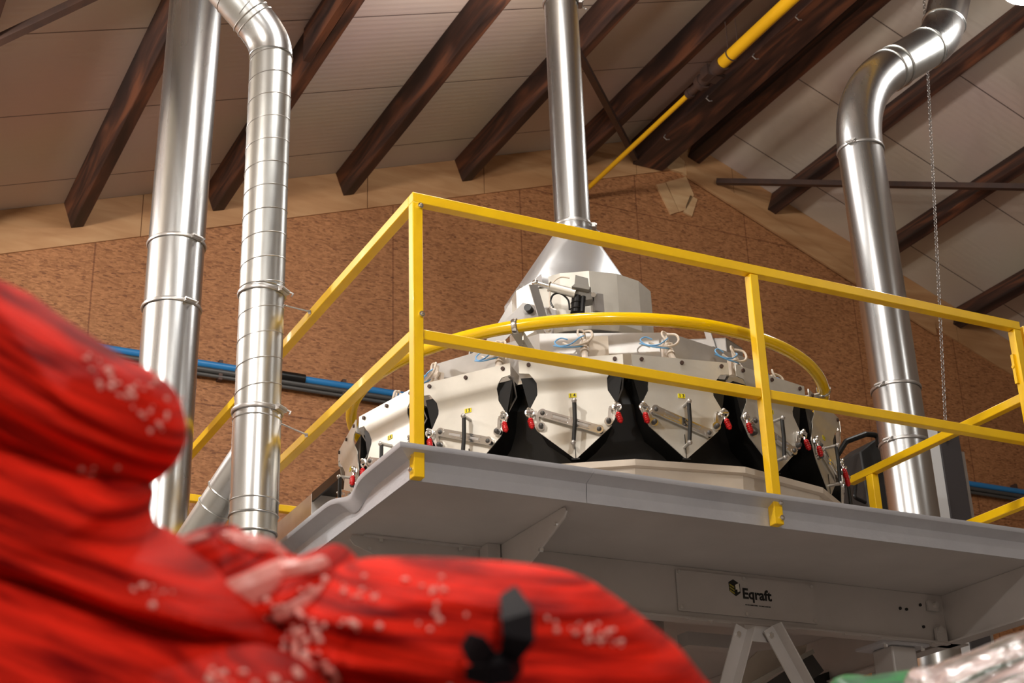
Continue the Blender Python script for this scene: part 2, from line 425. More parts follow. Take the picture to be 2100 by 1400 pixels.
# purlins
def purlin(x, w, h, y0, y1, label, nm='roof_purlin', m=BEAM):
    k = KL if x < XR else KR
    t = Vector((1, 0, k)).normalized(); nn = Vector((k, 0, -1)).normalized()
    c = Vector((x, 0, zroof(x)))
    poly = [c - t*w/2, c + t*w/2, c + t*w/2 + nn*h, c - t*w/2 + nn*h]
    poly = [Vector((p.x, y0, p.z)) for p in poly]
    o = MB().prism(poly, (0, y1-y0, 0)).build(nm, m, loc=(x, y1, zroof(x)), bevel=.006)
    tag(o, label, 'roof beam', 'timber purlins under the roof panels'); return o
for x, wd, lab in ((-1.32, .10, 'dark roof purlin cut off at the upper left corner of the photo'),
               (-.22, .10, 'dark roof purlin left of the large smooth duct, reddish knots on it'),
               (.86, .10, 'dark roof purlin passing behind the spiral duct, patched with a second board'),
               (1.96, .10, 'dark roof purlin ending above the railing corner post'),
               (3.06, .10, 'dark roof purlin ending left of the central vertical duct'),
               (4.16, .10, 'dark roof purlin crossed by the dark brace and running behind the central duct'),
               (6.5, .10, 'dark roof purlin right of the ridge passing behind the right duct bend'),
               (7.59, .10, 'dark roof purlin below the lamp on the right slope'),
               (8.68, .10, 'dark roof purlin ending right of the elbow duct, just over the railing')):
    purlin(x, wd, .215, -6, YG-.02, lab)
o = MB().box((.79, 1.5, zroof(.86)-.30), (.845, 3.6, zroof(.80)-.02)).build('splice_board', BEAM, loc=(.82, 2.5, zroof(.82)-.15), bevel=.004)
tag(o, 'dark splice board lapped onto the purlin behind the spiral duct', 'board')
ir = thing('ridge_beam', 'heavy dark ridge beam just right of the yellow gas pipe', 'roof beam', (5.04, YG, 5.6))
MB().box((4.86, -6, 5.50), (5.19, YG-.02, 5.78)).build('beam', BEAM, ir, bevel=.008)
hk = MB()
for y in (5.4, 4.7, 4.0, 3.4, 2.8): hk.tube([(4.86, y, 5.5), (4.84, y, 5.47), (4.87, y, 5.45), (4.9, y, 5.46)], .006, 6)
tag(hk.build('hook', STAIN2, ir), 'small pale hooks')
purlin(5.62, .14, .18, -6, YG-.02, 'dark beam right beside the heavy ridge beam, on its right')
# dark wind braces
for p, q, lab in (((-2.9, 4.75, 2.86), (-.5, 2.55, 3.66), 'thin dark steel wind brace crossing the roof at the upper left corner'),
             ((3.02, 3.78, 4.88), (4.84, 5.90, 5.52), 'thin dark steel wind brace slanting down right of the central duct'),
             ((5.77, 5.93, 5.50), (8.9, 2.5, 4.32), 'thin dark steel wind brace crossing behind the right duct')):
    p, q = Vector(p), Vector(q)
    if lab.startswith('thin dark steel wind brace crossing the'):
        q = on(175, -2, 0, -.77); p = on(-2, 82, 0, -1.17); d = (p-q); q = q-d*1.2; p = p+d*3
    o = MB().bar(p, q, .05, .05).build('wind_brace', STEELD, loc=(p+q)/2); tag(o, lab, 'brace', 'steel wind braces under the roof')

# wooden patches on the gable
def patch(pts, lab, t=.02):
    P = [on(x, y, 1, YG-.001) for x, y in pts]; c = sum(P, Vector())/len(P)
    o = MB().prism([p+Vector((0, -t, 0)) for p in P], (0, t, 0)).build('plywood_patch', PLY2, loc=c); tag(o, lab, 'wood board', 'small boards nailed to the gable')
patch([(1344, 380), (1362, 376), (1390, 436), (1374, 441)], 'narrow plywood strip on the gable, left piece of the patch cluster')
patch([(1364, 375), (1405, 364), (1421, 402), (1404, 432), (1391, 436)], 'five-sided plywood patch in the middle of the cluster under the ridge')
patch([(1413, 402), (1428, 410), (1417, 445), (1400, 436)], 'small plywood block at the right of the patch cluster')
patch([(1356, 322), (1374, 310), (1403, 336), (1397, 357), (1366, 348)], 'jagged plywood piece under the ridge beam end', .03)
patch([(1402, 335), (1452, 372), (1445, 386), (1397, 358)], 'plywood strip running right from the ridge beam end', .035)

# ------------------------------------------------------------------ lamps
for i, (x, y, z, pw, lab) in enumerate(LAMPS):
    t = thing('high_bay_lamp', lab, 'lamp', (x, y, z), 'high bay lamps')
    MB().lathe((x, y, z), [(.0, .20), (.07, .20), (.09, .15), (.19, .07), (.20, .04), (.19, .04), (.18, .06), (.06, .13), (0, .13)], 40).build('reflector', WHT, t)
    MB().cyl((x, y, z+.16), (x, y, zroof(x)-.01), .012, 10).build('suspension_rod', STEELD, t)
    e = bpy.data.materials.get('lamp_glow')
    if not e:
        e = bpy.data.materials.new('lamp_glow'); e.use_nodes = True
        nn = e.node_tree.nodes; em = nn.new('ShaderNodeEmission'); em.inputs[0].default_value = (*LAMP_COL, 1); em.inputs[1].default_value = 14
        e.node_tree.links.new(em.outputs[0], nn['Material Output'].inputs[0])
    MB().cyl((x, y, z+.03), (x, y, z+.036), .185, 32).build('diffuser', e, t)
    li = bpy.data.lights.new('lamp_light', 'POINT'); li.shadow_soft_size = .12; li.energy = pw; li.color = LAMP_COL
    lo = bpy.data.objects.new('lamp_light', li); SC.collection.objects.link(lo); lo.location = (x, y, z-.13+H)

# ------------------------------------------------------------------ pipes on the gable wall
t = thing('blue_water_pipe', 'blue pipe with black sleeve running along the gable wall behind the ducts', 'pipe', (1.6, YG-.06, 2.80))
MB().cyl((-2.9, YG-.06, 2.81), (12, YG-.06, 2.77), .028, 14).build('pipe', BLUE, t)
b = MB()
for x in (1.55, 7.9): b.cyl((x-.09, YG-.06, 2.80 if x < 3 else 2.78), (x+.12, YG-.06, 2.80 if x < 3 else 2.78), .04, 14)
b.build('sleeve', BLK, t)
b = MB()
for x in range(-2, 12, 1): b.box((x-.015, YG-.07, 2.69), (x+.015, YG-.003, 2.85))
b.build('bracket', STEELD, t)
for z, r, lab in ((2.755, .022, 'upper black cable conduit under the blue pipe on the gable'), (2.715, .016, 'lower black cable conduit under the blue pipe on the gable')):
    o = MB().cyl((-2.9, YG-.055, z+.01), (12, YG-.055, z-.03), r, 12).build('cable_conduit', DKG, loc=(4, YG-.055, z)); tag(o, lab, 'pipe', 'conduits on the gable')

# yellow gas pipe
t = thing('gas_pipe', 'long yellow gas pipe with dull valve under the ridge beam', 'pipe', (4.25, 4, 5.01))
gx, gz = 4.245, 5.008
MB().cyl((gx, 4.05, gz), (gx, YG, gz), .022, 14).build('thin_pipe', GASY, t)
MB().cyl((gx, -5.0, gz), (gx, 3.66, gz), .05, 18).build('thick_pipe', GASY, t)
v = MB()
v.cyl((gx, 3.62, gz), (gx, 3.70, gz), .066, 16).cyl((gx, 3.70, gz), (gx, 3.92, gz), .052, 16).cyl((gx, 3.90, gz), (gx, 3.95, gz), .066, 16)
v.cyl((gx, 3.94, gz), (gx, 4.10, gz), .034, 14).cyl((gx, 4.08, gz), (gx, 4.12, gz), .042, 14)
v.box((gx-.07, 3.74, gz-.05), (gx+.07, 3.84, gz+.05)).cyl((gx, 3.78, gz), (gx+.12, 3.78, gz), .02, 10)
v.build('valve', STEELD, t)
MB().ring((gx, 3.5, gz), .053, .006, 30, 8, (0, 1, 0)).cyl((gx-.03, 3.5, gz+.05), (gx-.03, 3.5, zroof(gx)), .005, 6).cyl((gx+.03, 3.45, gz+.05), (gx+.03, 3.45, zroof(gx)), .005, 6).build('hanger', STEELD, t)

# ------------------------------------------------------------------ ducts
def clamp(t, c, r, ax=(0, 0, 1), ang=0, m=STAIN2, th=.010):
    c = Vector(c); ax = Vector(ax).normalized()
    b = MB().ring(c, r+.004, th*.55, 56, 8, ax, 1.9)
    if abs(ax.z) > .9:
        d = Vector((math.sin(ang), -math.cos(ang), 0)); s = Vector((math.cos(ang), math.sin(ang), 0))
    else:
        d = ax.orthogonal().normalized(); s = ax.cross(d)
    p = c + d*(r+.012)
    b.bar(p - s*.03, p + s*.03, .02, .022, ax).cyl(p - s*.035 + d*.012, p + s*.03 + d*.012, .006, 8)
    b.tube([p+s*.02+d*.01, p+s*.03+d*.03-ax*.01, p+s*.01+d*.035-ax*.03], .004, 6)
    return b.build('clamp', m, t)

# large smooth duct
t = thing('smooth_duct', 'large smooth silver duct, leftmost of the vertical ducts', 'duct', (-.25, 2.5, -H))
MB().tube([(-.255, 2.5, -H), (-.25, 2.5, 1.0), (-.245, 2.5, 1.93), (-.217, 2.5, 3.92)], .1457, 64).build('tube', GALV, t)
clamp(t, (-.245, 2.5, 1.931), .1457, ang=R(25)); clamp(t, (-.25, 2.5, 1.563), .1457, ang=R(20))

# spiral duct
t = thing('spiral_duct', 'spiral seamed silver duct with elbow, clamped beside the left railing', 'duct', (-.2, 1.13, -H))
sx, sy, sr = -.2, 1.13, .0965
MB().tube([(sx, sy, .5), (sx, sy, 2.27)], sr, 56).build('tube', GALV2, t)
MB().tube([(sx, sy, .06), (sx, sy, .51)], sr+.004, 56).build('sleeve', GALV, t)
MB().tube([(sx, sy, -.02), (sx, sy, .06)], sr+.001, 56).tube([(sx, sy, -.9), (sx, sy, -.02)], sr-.004, 56).build('lower_tube', GALV2, t)
hel = []
for i in range(0, 15*40): 
    a = 2*math.pi*i/40; hel.append((sx+math.cos(a)*(sr+.0005), sy+math.sin(a)*(sr+.0005), .52+.118*i/40))
MB().tube(hel, .0022, 6).build('spiral_seam', STAIN2, t)
b = MB()
for z, rr in ((.115, sr+.004), (.055, sr+.004), (-.02, sr+.002), (.505, sr+.004), (.47, sr+.004), (1.07, sr), (2.265, sr+.002)): b.ring((sx, sy, z), rr, .0032, 56, 6)
b.build('swage_bead', GALV, t)
dirv = Vector((-.71, 0, .70)).normalized()
e0 = Vector((sx, sy, 2.27)); path = []
ez = Vector((sx, sy, 2.36)); ea = ez + dirv*.12
for k in range(9):
    u = k/8; path.append((1-u)**2*e0 + 2*u*(1-u)*ez + u*u*ea)
MB().tube(path, sr+.002, 56).build('elbow', GALV, t)
MB().tube([ea, ea+dirv*1.3], sr, 56).build('slanted_tube', GALV2, t)
hel = []; a1 = dirv.orthogonal().normalized(); a2 = dirv.cross(a1)
for i in range(0, 9*40):
    a = 2*math.pi*i/40; hel.append(ea + dirv*(.05+.118*i/40) + (a1*math.cos(a)+a2*math.sin(a))*(sr+.0005))
MB().tube(hel, .0022, 6).ring(ea, sr+.002, .0035, 56, 6, dirv).ring(ea+dirv*.03, sr+.002, .003, 56, 6, dirv).build('spiral_seam', STAIN2, t)
clamp(t, (sx, sy, 1.05), sr, ang=R(40)); clamp(t, (sx, sy, .507), sr+.004, ang=R(40))
for z, rz in ((1.052, .998), (.507, .433)):
    MB().cyl((sx+sr, sy-.02, z-.04), (-.002, sy-.07, rz-.02), .004, 8).cyl((-.014, sy-.066, rz-.021), (-.002, sy-.07, rz-.02), .009, 8).build('support_rod', CHROME, t)
q0 = on(520, 950, 0, -.2); q1 = on(395, 1110, 1, 1.45)
q0 = Vector((sx-.02, sy+.03, q0.z+.03))
qm = q0.lerp(q1, .42)
dd = (q1-q0).normalized()
MB().tube([q0, qm], .078, 40).build('branch_tube', GALV, t)
MB().tube([qm, q1, q1+(q1-qm)*.9+Vector((0, 0, -.1))], .074, 40).ring(qm, .078, .004, 40, 6, dd).ring(qm+dd*.08, .076, .0035, 40, 6, dd).build('branch_outlet', GALV2, t)

# central duct and transition hopper
t = thing('central_feed_duct', 'bright vertical duct with square to round hopper above the weigher', 'duct', (1.476, 1.33, 1.42))
cxd, cyd = 1.477, 1.33
MB().tube([(cxd, cyd, 1.845), (cxd, cyd, 4.45)], .092, 56).build('tube', GALV, t)
clamp(t, (cxd, cyd, 1.835), .092, ang=R(65)); clamp(t, (cxd, cyd, 3.206), .092, ang=R(65))
MB().lathe((cxd, cyd, 0), [(.09, 1.78), (.09, 1.83), (.098, 1.835), (.098, 1.80), (.092, 1.78)], 48).build('collar', GALV, t)
# square to round
b = MB(); n = 48; zt, zb = 1.80, 1.425; hx0, hx1, hy0, hy1 = -.30, .21, -.20, .20; top = []; bot = []
for i in range(n):
    a = -3*math.pi/4 + 2*math.pi*i/n
    top.append(Vector((cxd+.092*math.cos(a), cyd+.092*math.sin(a), zt)))
def sqp(i):
    q, r_ = divmod(i, n//4); u = r_/(n//4)
    C4 = [(hx0, hy0), (hx1, hy0), (hx1, hy1), (hx0, hy1)]
    # sharp corners, flat triangles between: corner point shared by half of the arc
    a, c = C4[q % 4], C4[(q+1) % 4]
    k = 0 if u < .5 else 1
    p = a if k == 0 else c
    return Vector((cxd+p[0], cyd+p[1], zb))
b.v += top; C4 = [Vector((cxd+x, cyd+y, zb)) for x, y in ((hx0, hy0), (hx1, hy0), (hx1, hy1), (hx0, hy1))]
k = len(b.v); b.v += C4
# arc samples: index 0 is direction of corner 0
for q in range(4):
    i0 = q*n//4; mid = i0 + n//8
    for i in range(i0, mid): b.f.append((i % n, (i+1) % n, k+q))
    for i in range(mid, i0+n//4): b.f.append((i % n, (i+1) % n, k+(q+1) % 4))
    b.f.append((mid % n, k+(q+1) % 4, k+q))
hb = b; kk = len(hb.v); hb.v += [p+Vector((0, 0, -.06)) for p in C4]
for q in range(4): hb.f.append((k+q, k+(q+1) % 4, kk+(q+1) % 4, kk+q))
hb.build('transition_hopper', mat('smooth_zinc_sheet', (.78, .79, .80), .33, .75, rvar=(6, (1, 1, 1), .28, .40)), t, ang=20)

# right duct with double elbow
t = thing('elbow_duct', 'large silver duct with double elbow right of the weigher', 'duct', (4.08, 2, -H))
rr = .145
pts = [Vector((4.10, 2, -H)), Vector((4.072, 2, 1.3)), Vector((4.054, 2, 3.27))]
MB().tube([pts[0], pts[1], (4.068, 2, 1.6), pts[2]], rr, 64).build('tube', GALV, t)
path = [pts[2]]
P1 = Vector((4.05, 2, 3.72)); P2 = Vector((4.40, 2, 3.985))
for k in range(1, 13):
    u = k/12; path.append((1-u)**2*pts[2] + 2*u*(1-u)*P1 + u*u*P2)
MB().tube(path, rr+.002, 64).build('lower_elbow', GALV, t)
dv = (P2-P1).normalized(); P3 = P2 + dv*.50
MB().tube([P2, P3], rr, 64).build('middle_tube', GALV2, t)
path = []
P4 = P3 + dv*.16; P5 = P4 + Vector((.12, 0, .30)).normalized()*.16
for k in range(9):
    u = k/8; path.append((1-u)**2*P3 + 2*u*(1-u)*P4 + u*u*P5)
MB().tube(path, rr+.002, 64).build('upper_elbow', GALV, t)
dv2 = (P5-P4).normalized()
MB().tube([P5, P5+dv2*.6], rr, 64).build('upper_tube', GALV, t)
b = MB()
for p, d in ((P2, dv), (P2+dv*.09, dv), (P3-dv*.02, dv), (P5, dv2)): b.ring(p, rr+.003, .007, 56, 8, d)
b.build('swage_bead', GALV2, t)
clamp(t, (4.054, 2, 3.269), rr, ang=R(-60)); clamp(t, (4.068, 2, 1.598), rr, ang=R(-75)); clamp(t, (4.074, 2, 1.247), rr, ang=R(-75))

# ------------------------------------------------------------------ the platform
PX1, PY1 = 3.25, 3.74
t = thing('steel_platform', 'grey steel platform carrying the weigher, edge skirt and beams underneath', 'platform', (1.6, 1.9, -H))
MB().box((.003, .003, -.12), (PX1, PY1, -.105)).box((.02, .02, -.035), (PX1, PY1, -.03)).build('deck_plate', DECK, t)
def lipz(y): 
    d = abs(y-.48)/.10
    return -.048*math.exp(-d*d) 
# front and left skirts with outward lip
def skirt_profile(b, a, c, out, dip=False, n=1, mitre=False):
    a, c, out = Vector(a), Vector(c), Vector(out); rows = []
    for i in range(n+1):
        p = a.lerp(c, i/n); dz = lipz(p.y) if dip else 0
        o2 = .06 + (dz*.5 if dip else 0)
        prof = [(0, -.12), (0.0, -.050+dz*.8), (.006, -.045+dz), (o2-.003, -.024+dz*.6), (o2, -.018+dz*.5), (o2, -.006+dz*.5), (o2-.003, -.006+dz*.5), (o2-.006, -.018+dz*.6), (.004, -.038+dz), (-.004, -.12)]
        mt = (c-a).normalized()*(-1 if i == 0 and mitre else 0)
        rows.append([p + out*u + mt*u + Vector((0, 0, z)) for u, z in prof])
    k = len(b.v); m = len(rows[0])
    for r_ in rows: b.v += r_
    for i in range(n):
        for j in range(m): b.f.append((k+i*m+j, k+i*m+(j+1) % m, k+(i+1)*m+(j+1) % m, k+(i+1)*m+j))
    b.f.append(tuple(k+j for j in range(m))); b.f.append(tuple(k+n*m+j for j in range(m))[::-1])
b = MB(); skirt_profile(b, (0, 0, 0), (.704, 0, 0), (0, -1, 0), mitre=True); skirt_profile(b, (.706, 0, 0), (PX1, 0, 0), (0, -1, 0))
b.build('front_skirt', SKIRT, t)
b = MB(); skirt_profile(b, (0, 0, 0), (0, PY1, 0), (-1, 0, 0), True, 120, True); b.build('side_skirt', SKIRT, t)
# main beams under the deck
def cbeam(p, q, out, nm='beam', h=.225, z0=-.121):
    p, q, out = Vector(p), Vector(q), Vector(out); b = MB()
    z1 = z0-h
    poly = [(0, z0), (0, z1+.008), (.022, z1+.008), (.022, z1), (-.055, z1), (-.055, z1+.006), (-.008, z1+.006), (-.008, z0)]
    b.prism([Vector((p.x, p.y, 0)) + out*u + Vector((0, 0, z)) for u, z in poly], q-p)
    return b.build(nm, DECK, t)
cbeam((.60, .608, 0), (3.0, .608, 0), (0, -1, 0)); cbeam((.60, 3.2, 0), (3.0, 3.2, 0), (0, -1, 0))
cbeam((.60, .60, 0), (.60, 3.2, 0), (-1, 0, 0)); cbeam((2.90, .02, 0), (2.90, 3.2, 0), (-1, 0, 0))
b = MB()
for x in (.66, 1.5, 1.62, 1.95, 2.3, 2.5, 2.8): b.box((x, .583, -.352), (x+.09, .606, -.345))
b.build('bottom_flange_strip', DECK, t)
# gussets: thin plates with rounded tips
def gusset(p, d, L, hh, nm='gusset'):
    p, d = Vector(p), Vector(d); s = Vector((-d.y, d.x, 0)); b = MB()
    poly = [(0, 0), (0, -hh), (.10, -hh+.005), (L*.9, -.055), (L*.97, -.04), (L, -.02), (L-.01, -.004), (L-.04, 0)]
    b.prism([p + d*u + Vector((0, 0, z)) - s*.003 for u, z in poly], s*.006)
    b.box(*[(min(a, c), ) * 0 or tuple(v) for a, c, v in ()]) if False else None
    q = p + d*L
    b.bar(p+s*.014+Vector((0, 0, -.003)), p+d*(L-.05)+s*.014+Vector((0, 0, -.003)), .028, .006)
    g = b.build(nm, DECK, t)
    bo = MB()
    for u in (.10, L*.78): bo.cyl(p+d*u+s*.015+Vector((0, 0, -.004)), p+d*u+s*.015+Vector((0, 0, -.022)), .009, 6)
    for u, z in ((.03, -.06), (L*.62, -.11), (L*.86, -.05)): bo.cyl(p+d*u+Vector((0, 0, z))-s*.008, p+d*u+Vector((0, 0, z))+s*.008, .008, 6)
    bo.build('bolt', CHROME, g)
gusset((.648, .61, -.121), (0, -1, 0), .56, .20)
gusset((.60, .668, -.121), (-1, 0, 0), .56, .20)
gusset((.60, 2.7, -.121), (-1, 0, 0), .56, .20)
MB().box((.585, .585, -.345), (.64, .66, -.121)).build('corner_post', DECK, t)
# columns
for x, y in ((2.6, .64), (.62, .66), (2.6, 3.0), (.62, 3.0)):
    c = MB().box((x, y, -H+.01), (x+.14, y+.14, -.36)).build('leg', DECK, t, bevel=.01)
    MB().box((x-.06, y-.02, -.36), (x+.2, y+.18, -.347)).box((x-.06, y-.06, -H), (x+.2, y+.2, -H+.012)).build('end_plate', SKIRT, c)
    bo = MB()
    for a in (x-.035, x+.175): bo.cyl((a, y+.0, -.375), (a, y+.0, -.33), .010, 6)
    bo.build('bolt', CHROME, c)
# angle braces
def angle(p, q, w=.062, fl=(0, 1, 0)):
    p, q = Vector(p), Vector(q); d = (q-p).normalized(); n_ = Vector((0, -1, 0)); s = d.cross(n_).normalized()
    b = MB(); sg = 1 if s.x > 0 else -1; s = s*sg
    poly = [s*-w/2, s*w/2, s*w/2 + n_*w, s*(w/2-.006) + n_*w, s*(w/2-.006) + n_*.006, s*-w/2 + n_*.006]
    b.prism([p+v for v in poly], q-p); return b
a1 = on(1520, 1288, 1, .56); a2 = on(1490, 1400, 1, .56); dv_ = a2-a1
b = angle(a1-dv_*.02, a1+dv_*3.0).build('brace', DECK, t)
MB().cyl(a1+dv_*.12+Vector((-.012, -.016, 0)), a1+dv_*.12+Vector((-.012, .01, 0)), .012, 6).build('bolt', CHROME, b)
a1 = on(1576, 1290, 1, .56); a2 = on(1636, 1400, 1, .56); dv_ = a2-a1
b = angle(a1-dv_*.02, a1+dv_*4.0).build('brace', DECK, t)
MB().cyl(a1+dv_*.12+Vector((-.012, -.016, 0)), a1+dv_*.12+Vector((-.012, .01, 0)), .012, 6).build('bolt', CHROME, b)
MB().box((1.77, .575, -.42), (1.95, .581, -.352)).build('brace_plate', DECK, t)
# loose holes and bolts on the beam
bo = MB()
for x, y in ((1700, 1235), (1722, 1250)):
    p = on(int(x), int(y), 1, .606)
for px in ((1887, 1240), (1894, 1285), (1846, 1247), (1859, 1249)):
    p = on(*px, 1, .606); bo.cyl(p+Vector((0, -.004, 0)), p+Vector((0, .004, 0)), .007, 10)
bo.build('bolt_hole', BLKM, t)
# bracket at the right beam joint
b = MB(); p = Vector((2.87, .598, -.17))
b.box((2.80, .590, -.20), (2.86, .604, -.155)).box((2.82, .585, -.34), (2.88, .6, -.28)).cyl((2.84, .57, -.29), (2.84, .60, -.29), .016, 10).cyl((2.835, .57, -.175), (2.835, .60, -.175), .012, 10)
b.build('joint_bracket', DECK, t)
# cover plate with logo
cp = MB().box((1.464, .600, -.312), (2.172, .606, -.138)).build('cover_plate', DECK, t)
tag(cp, 'bolted cover plate carrying a cube logo and the name Eqraft')
bo = MB()
for x, z in ((1.475, -.148), (1.80, -.148), (2.155, -.150), (1.475, -.298), (1.80, -.300), (2.155, -.300)): bo.cyl((x, .592, z), (x, .602, z), .008, 6)
bo.build('bolt', CHROME, cp)
def place_text(txt, size, cxw, z, y, m_, nm, bold=0):
    vs, fs = text_mb(txt, size, bold); b = MB(); b.add([(cxw+v.x, y, z+v.y) for v in vs], fs); return b
yl = .5990
# letters (slab serifs added to the plain font)
b = place_text('Eqraft', .062, 1.864, -.213, yl, INK, 'lettering', .0022)
b.build('logo_lettering', INK, cp, fixn=False)
b = MB(); random.seed(2); x = 1.80
while x < 1.93:
    wd = random.choice((.003, .004, .005)); b.box((x, yl, -.2615), (x+wd, yl+.0005, -.2565)); x += wd+.0022
    if 1.865 < x < 1.872: x += .006
b.build('small_print', INK, cp)
lx, lz = 1.752, -.188
def q2(pts, m_, nm, dy=0): 
    MB().prism([(lx+x, yl-dy, lz+z) for x, z in pts], (0, .0005, 0)).build(nm, m_, cp)
q2([(-.029, .020), (-.004, .034), (.028, .017), (.029, -.022), (.004, -.039), (-.027, -.018)], INK, 'logo_cube')
q2([(.004, .010), (.023, .020), (.025, -.016), (.014, -.021), (.013, -.008), (.005, -.011)], INKW, 'logo_cube_face', .001)
for k in range(3):
    z = .010-.013*k; q2([(-.025, z+.004), (-.002, z-.008), (-.002, z-.015), (-.025, z-.003)], INKY, 'logo_cube_stripe', .001)

# ------------------------------------------------------------------ railings
s2 = .0205
def screws(t, pts, n_):
    b = MB(); n_ = Vector(n_)
    for p in pts:
        p = Vector(p); b.cyl(p, p+n_*.008, .011, 12).ball(p+n_*.009, .007, 8, 4)
    return b.build('bolt', CHROME, t)
t = thing('front_railing', 'yellow square tube railing along the front edge of the platform', 'railing', (1.5, 0, 0))
MB().box((0, -.0425, -.12), (.041, -.0015, .96)).build('post', YEL, t, bevel=.003)
MB().box((1.515, -.0425, -.12), (1.556, -.0015, .955)).build('post', YEL, t, bevel=.003)
MB().box((.0, -.0425, .958), (3.0, -.0015, 1.0)).build('top_rail', YEL, t, bevel=.003)
MB().box((.0415, -.038, .405), (1.5145, 0.0, .445)).box((1.5565, -.038, .405), (3.4, 0.0, .445)).build('middle_rail', YEL, t, bevel=.003)
MB().box((2.958, -.0425, .02), (2.9995, -.0015, .957)).build('post', YEL, t, bevel=.003)
screws(t, [(.03, -.0425, .945), (.032, -.0425, .50)], (0, -1, 0)); screws(t, [(1.545, -.0425, -.035), (1.545, -.0425, -.095)], (0, -1, 0)); screws(t, [(0, -.022, -.03), (0, -.022, -.09)], (-1, 0, 0))
t = thing('left_railing', 'yellow railing running back along the left edge of the platform', 'railing', (-.02, 1.9, 0))
MB().box((0.0, -.001, .958), (.041, PY1, 1.0)).build('top_rail', YEL, t, bevel=.003)
MB().box((0.0, -.001, .405), (.041, PY1, .445)).build('middle_rail', YEL, t, bevel=.003)
MB().box((0, PY1-.04, -.03), (.041, PY1, .957)).build('post', YEL, t, bevel=.003)
t = thing('rear_railing', 'yellow railing at the far side of the platform behind the spiral duct', 'railing', (1.6, PY1, 0))
MB().box((.042, PY1-.041, .958), (1.6, PY1, 1.0)).build('top_rail', YEL, t, bevel=.003)
MB().box((.042, PY1-.041, .405), (1.6, PY1, .445)).build('middle_rail', YEL, t, bevel=.003)
MB().box((1.56, PY1-.04, -.03), (1.6, PY1, .957)).build('post', YEL, t, bevel=.003)
t = thing('side_railing', 'short yellow side railing with two rails receding right of the weigher', 'railing', (3.0, .6, 0))
MB().box((2.98, .0, .625), (3.02, 1.25, .665)).build('top_rail', YEL, t, bevel=.003)
MB().box((2.98, .0, .165), (3.02, 1.25, .205)).build('middle_rail', YEL, t, bevel=.003)
MB().box((2.98, 1.06, -.03), (3.02, 1.11, .625)).build('post', YEL, t, bevel=.003)
t = thing('platform_gate', 'yellow gate frame at the right edge of the photo beside the railing end', 'gate', (3.2, 0, 0))
MB().box((3.02, -.04, .47), (3.06, 0, .985)).box((3.06, -.04, .945), (3.45, 0, .985)).box((3.02, -.036, .455), (3.5, -.001, .47)).build('frame', YEL, t, bevel=.003)
MB().box((2.945, -.02, .70), (2.957, -.005, .84)).cyl((2.94, -.012, .78), (2.957, -.012, .78), .008, 8).build('latch', YEL, t)

# ------------------------------------------------------------------ the weigher
cx, cy = 1.5, 1.3315; N = 16; PH0 = -21.6
t = thing('multihead_weigher', 'round stainless multihead weigher with numbered hoppers and yellow guard ring', 'weighing machine', (cx, cy, 0))
def P(phi, r, z): return Vector((cx + r*math.sin(R(phi)), cy - r*math.cos(R(phi)), z))
# black housing behind the hoppers
MB().lathe((cx, cy, 0), [(.95, .60), (1.02, .58), (1.07, .46), (1.03, .30), (1.0, .17), (.6, .10)], N, R(PH0+11.25)).build('black_housing', BLK, t, ang=15)
MB().lathe((cx, cy, 0), [(1.165, .170), (1.207, .166), (1.207, .140), (1.188, .136), (1.18, .055), (.80, -.10), (.5, -.10)], N, R(PH0)).build('collecting_trough', CREAM, t, ang=8)
MB().lathe((cx, cy, 0), [(.30, -.10), (.30, -.55), (.18, -.8), (.10, -.8)], 32).build('discharge_funnel', STAIN2, t)
MB().lathe((cx, cy, 0), [(.6, .60), (1.0, .615), (1.06, .60), (1.06, .585)], N, R(PH0+11.25)).build('hopper_deck', STAIN, t, ang=15)
# upright feet inside the trough keep the machine on the deck
for ph in (-77, 13, 103, 193):
    a = P(ph, .62, -.03); MB().cyl(a, a+Vector((0, 0, .4)), .04, 16).build('foot', DKG, t)
# plinth ring and drive body
ring = MB().lathe((cx, cy, 0), [(.90, .66), (.905, .865), (.89, .87), (.60, .88)], 10, R(-24+18)).build('drive_ring', STAIN2, t, ang=15)
MB().lathe((cx, cy, 0), [(.70, .80), (.66, .93), (.45, 1.02), (.30, 1.03)], 40).build('vibrator_cone', STAIN2, t)
MB().lathe((cx, cy, 0), [(.62, .60), (.62, .84)], 32).build('drive_body', STAIN2, t)
# infeed hood
hood = MB().lathe((cx, cy, 0), [(.34, 1.12), (.358, 1.15), (.358, 1.415), (.348, 1.42), (.30, 1.43), (.30, 1.40)], 16, 0).build('infeed_hood', STAIN, t, ang=8)
MB().lathe((cx, cy, 0), [(.24, 1.13), (.33, 1.12), (.34, 1.15)], 24).lathe((cx, cy, 0), [(.2, 1.02), (.26, 1.14)], 24).build('dispersion_cone', STAIN2, t)
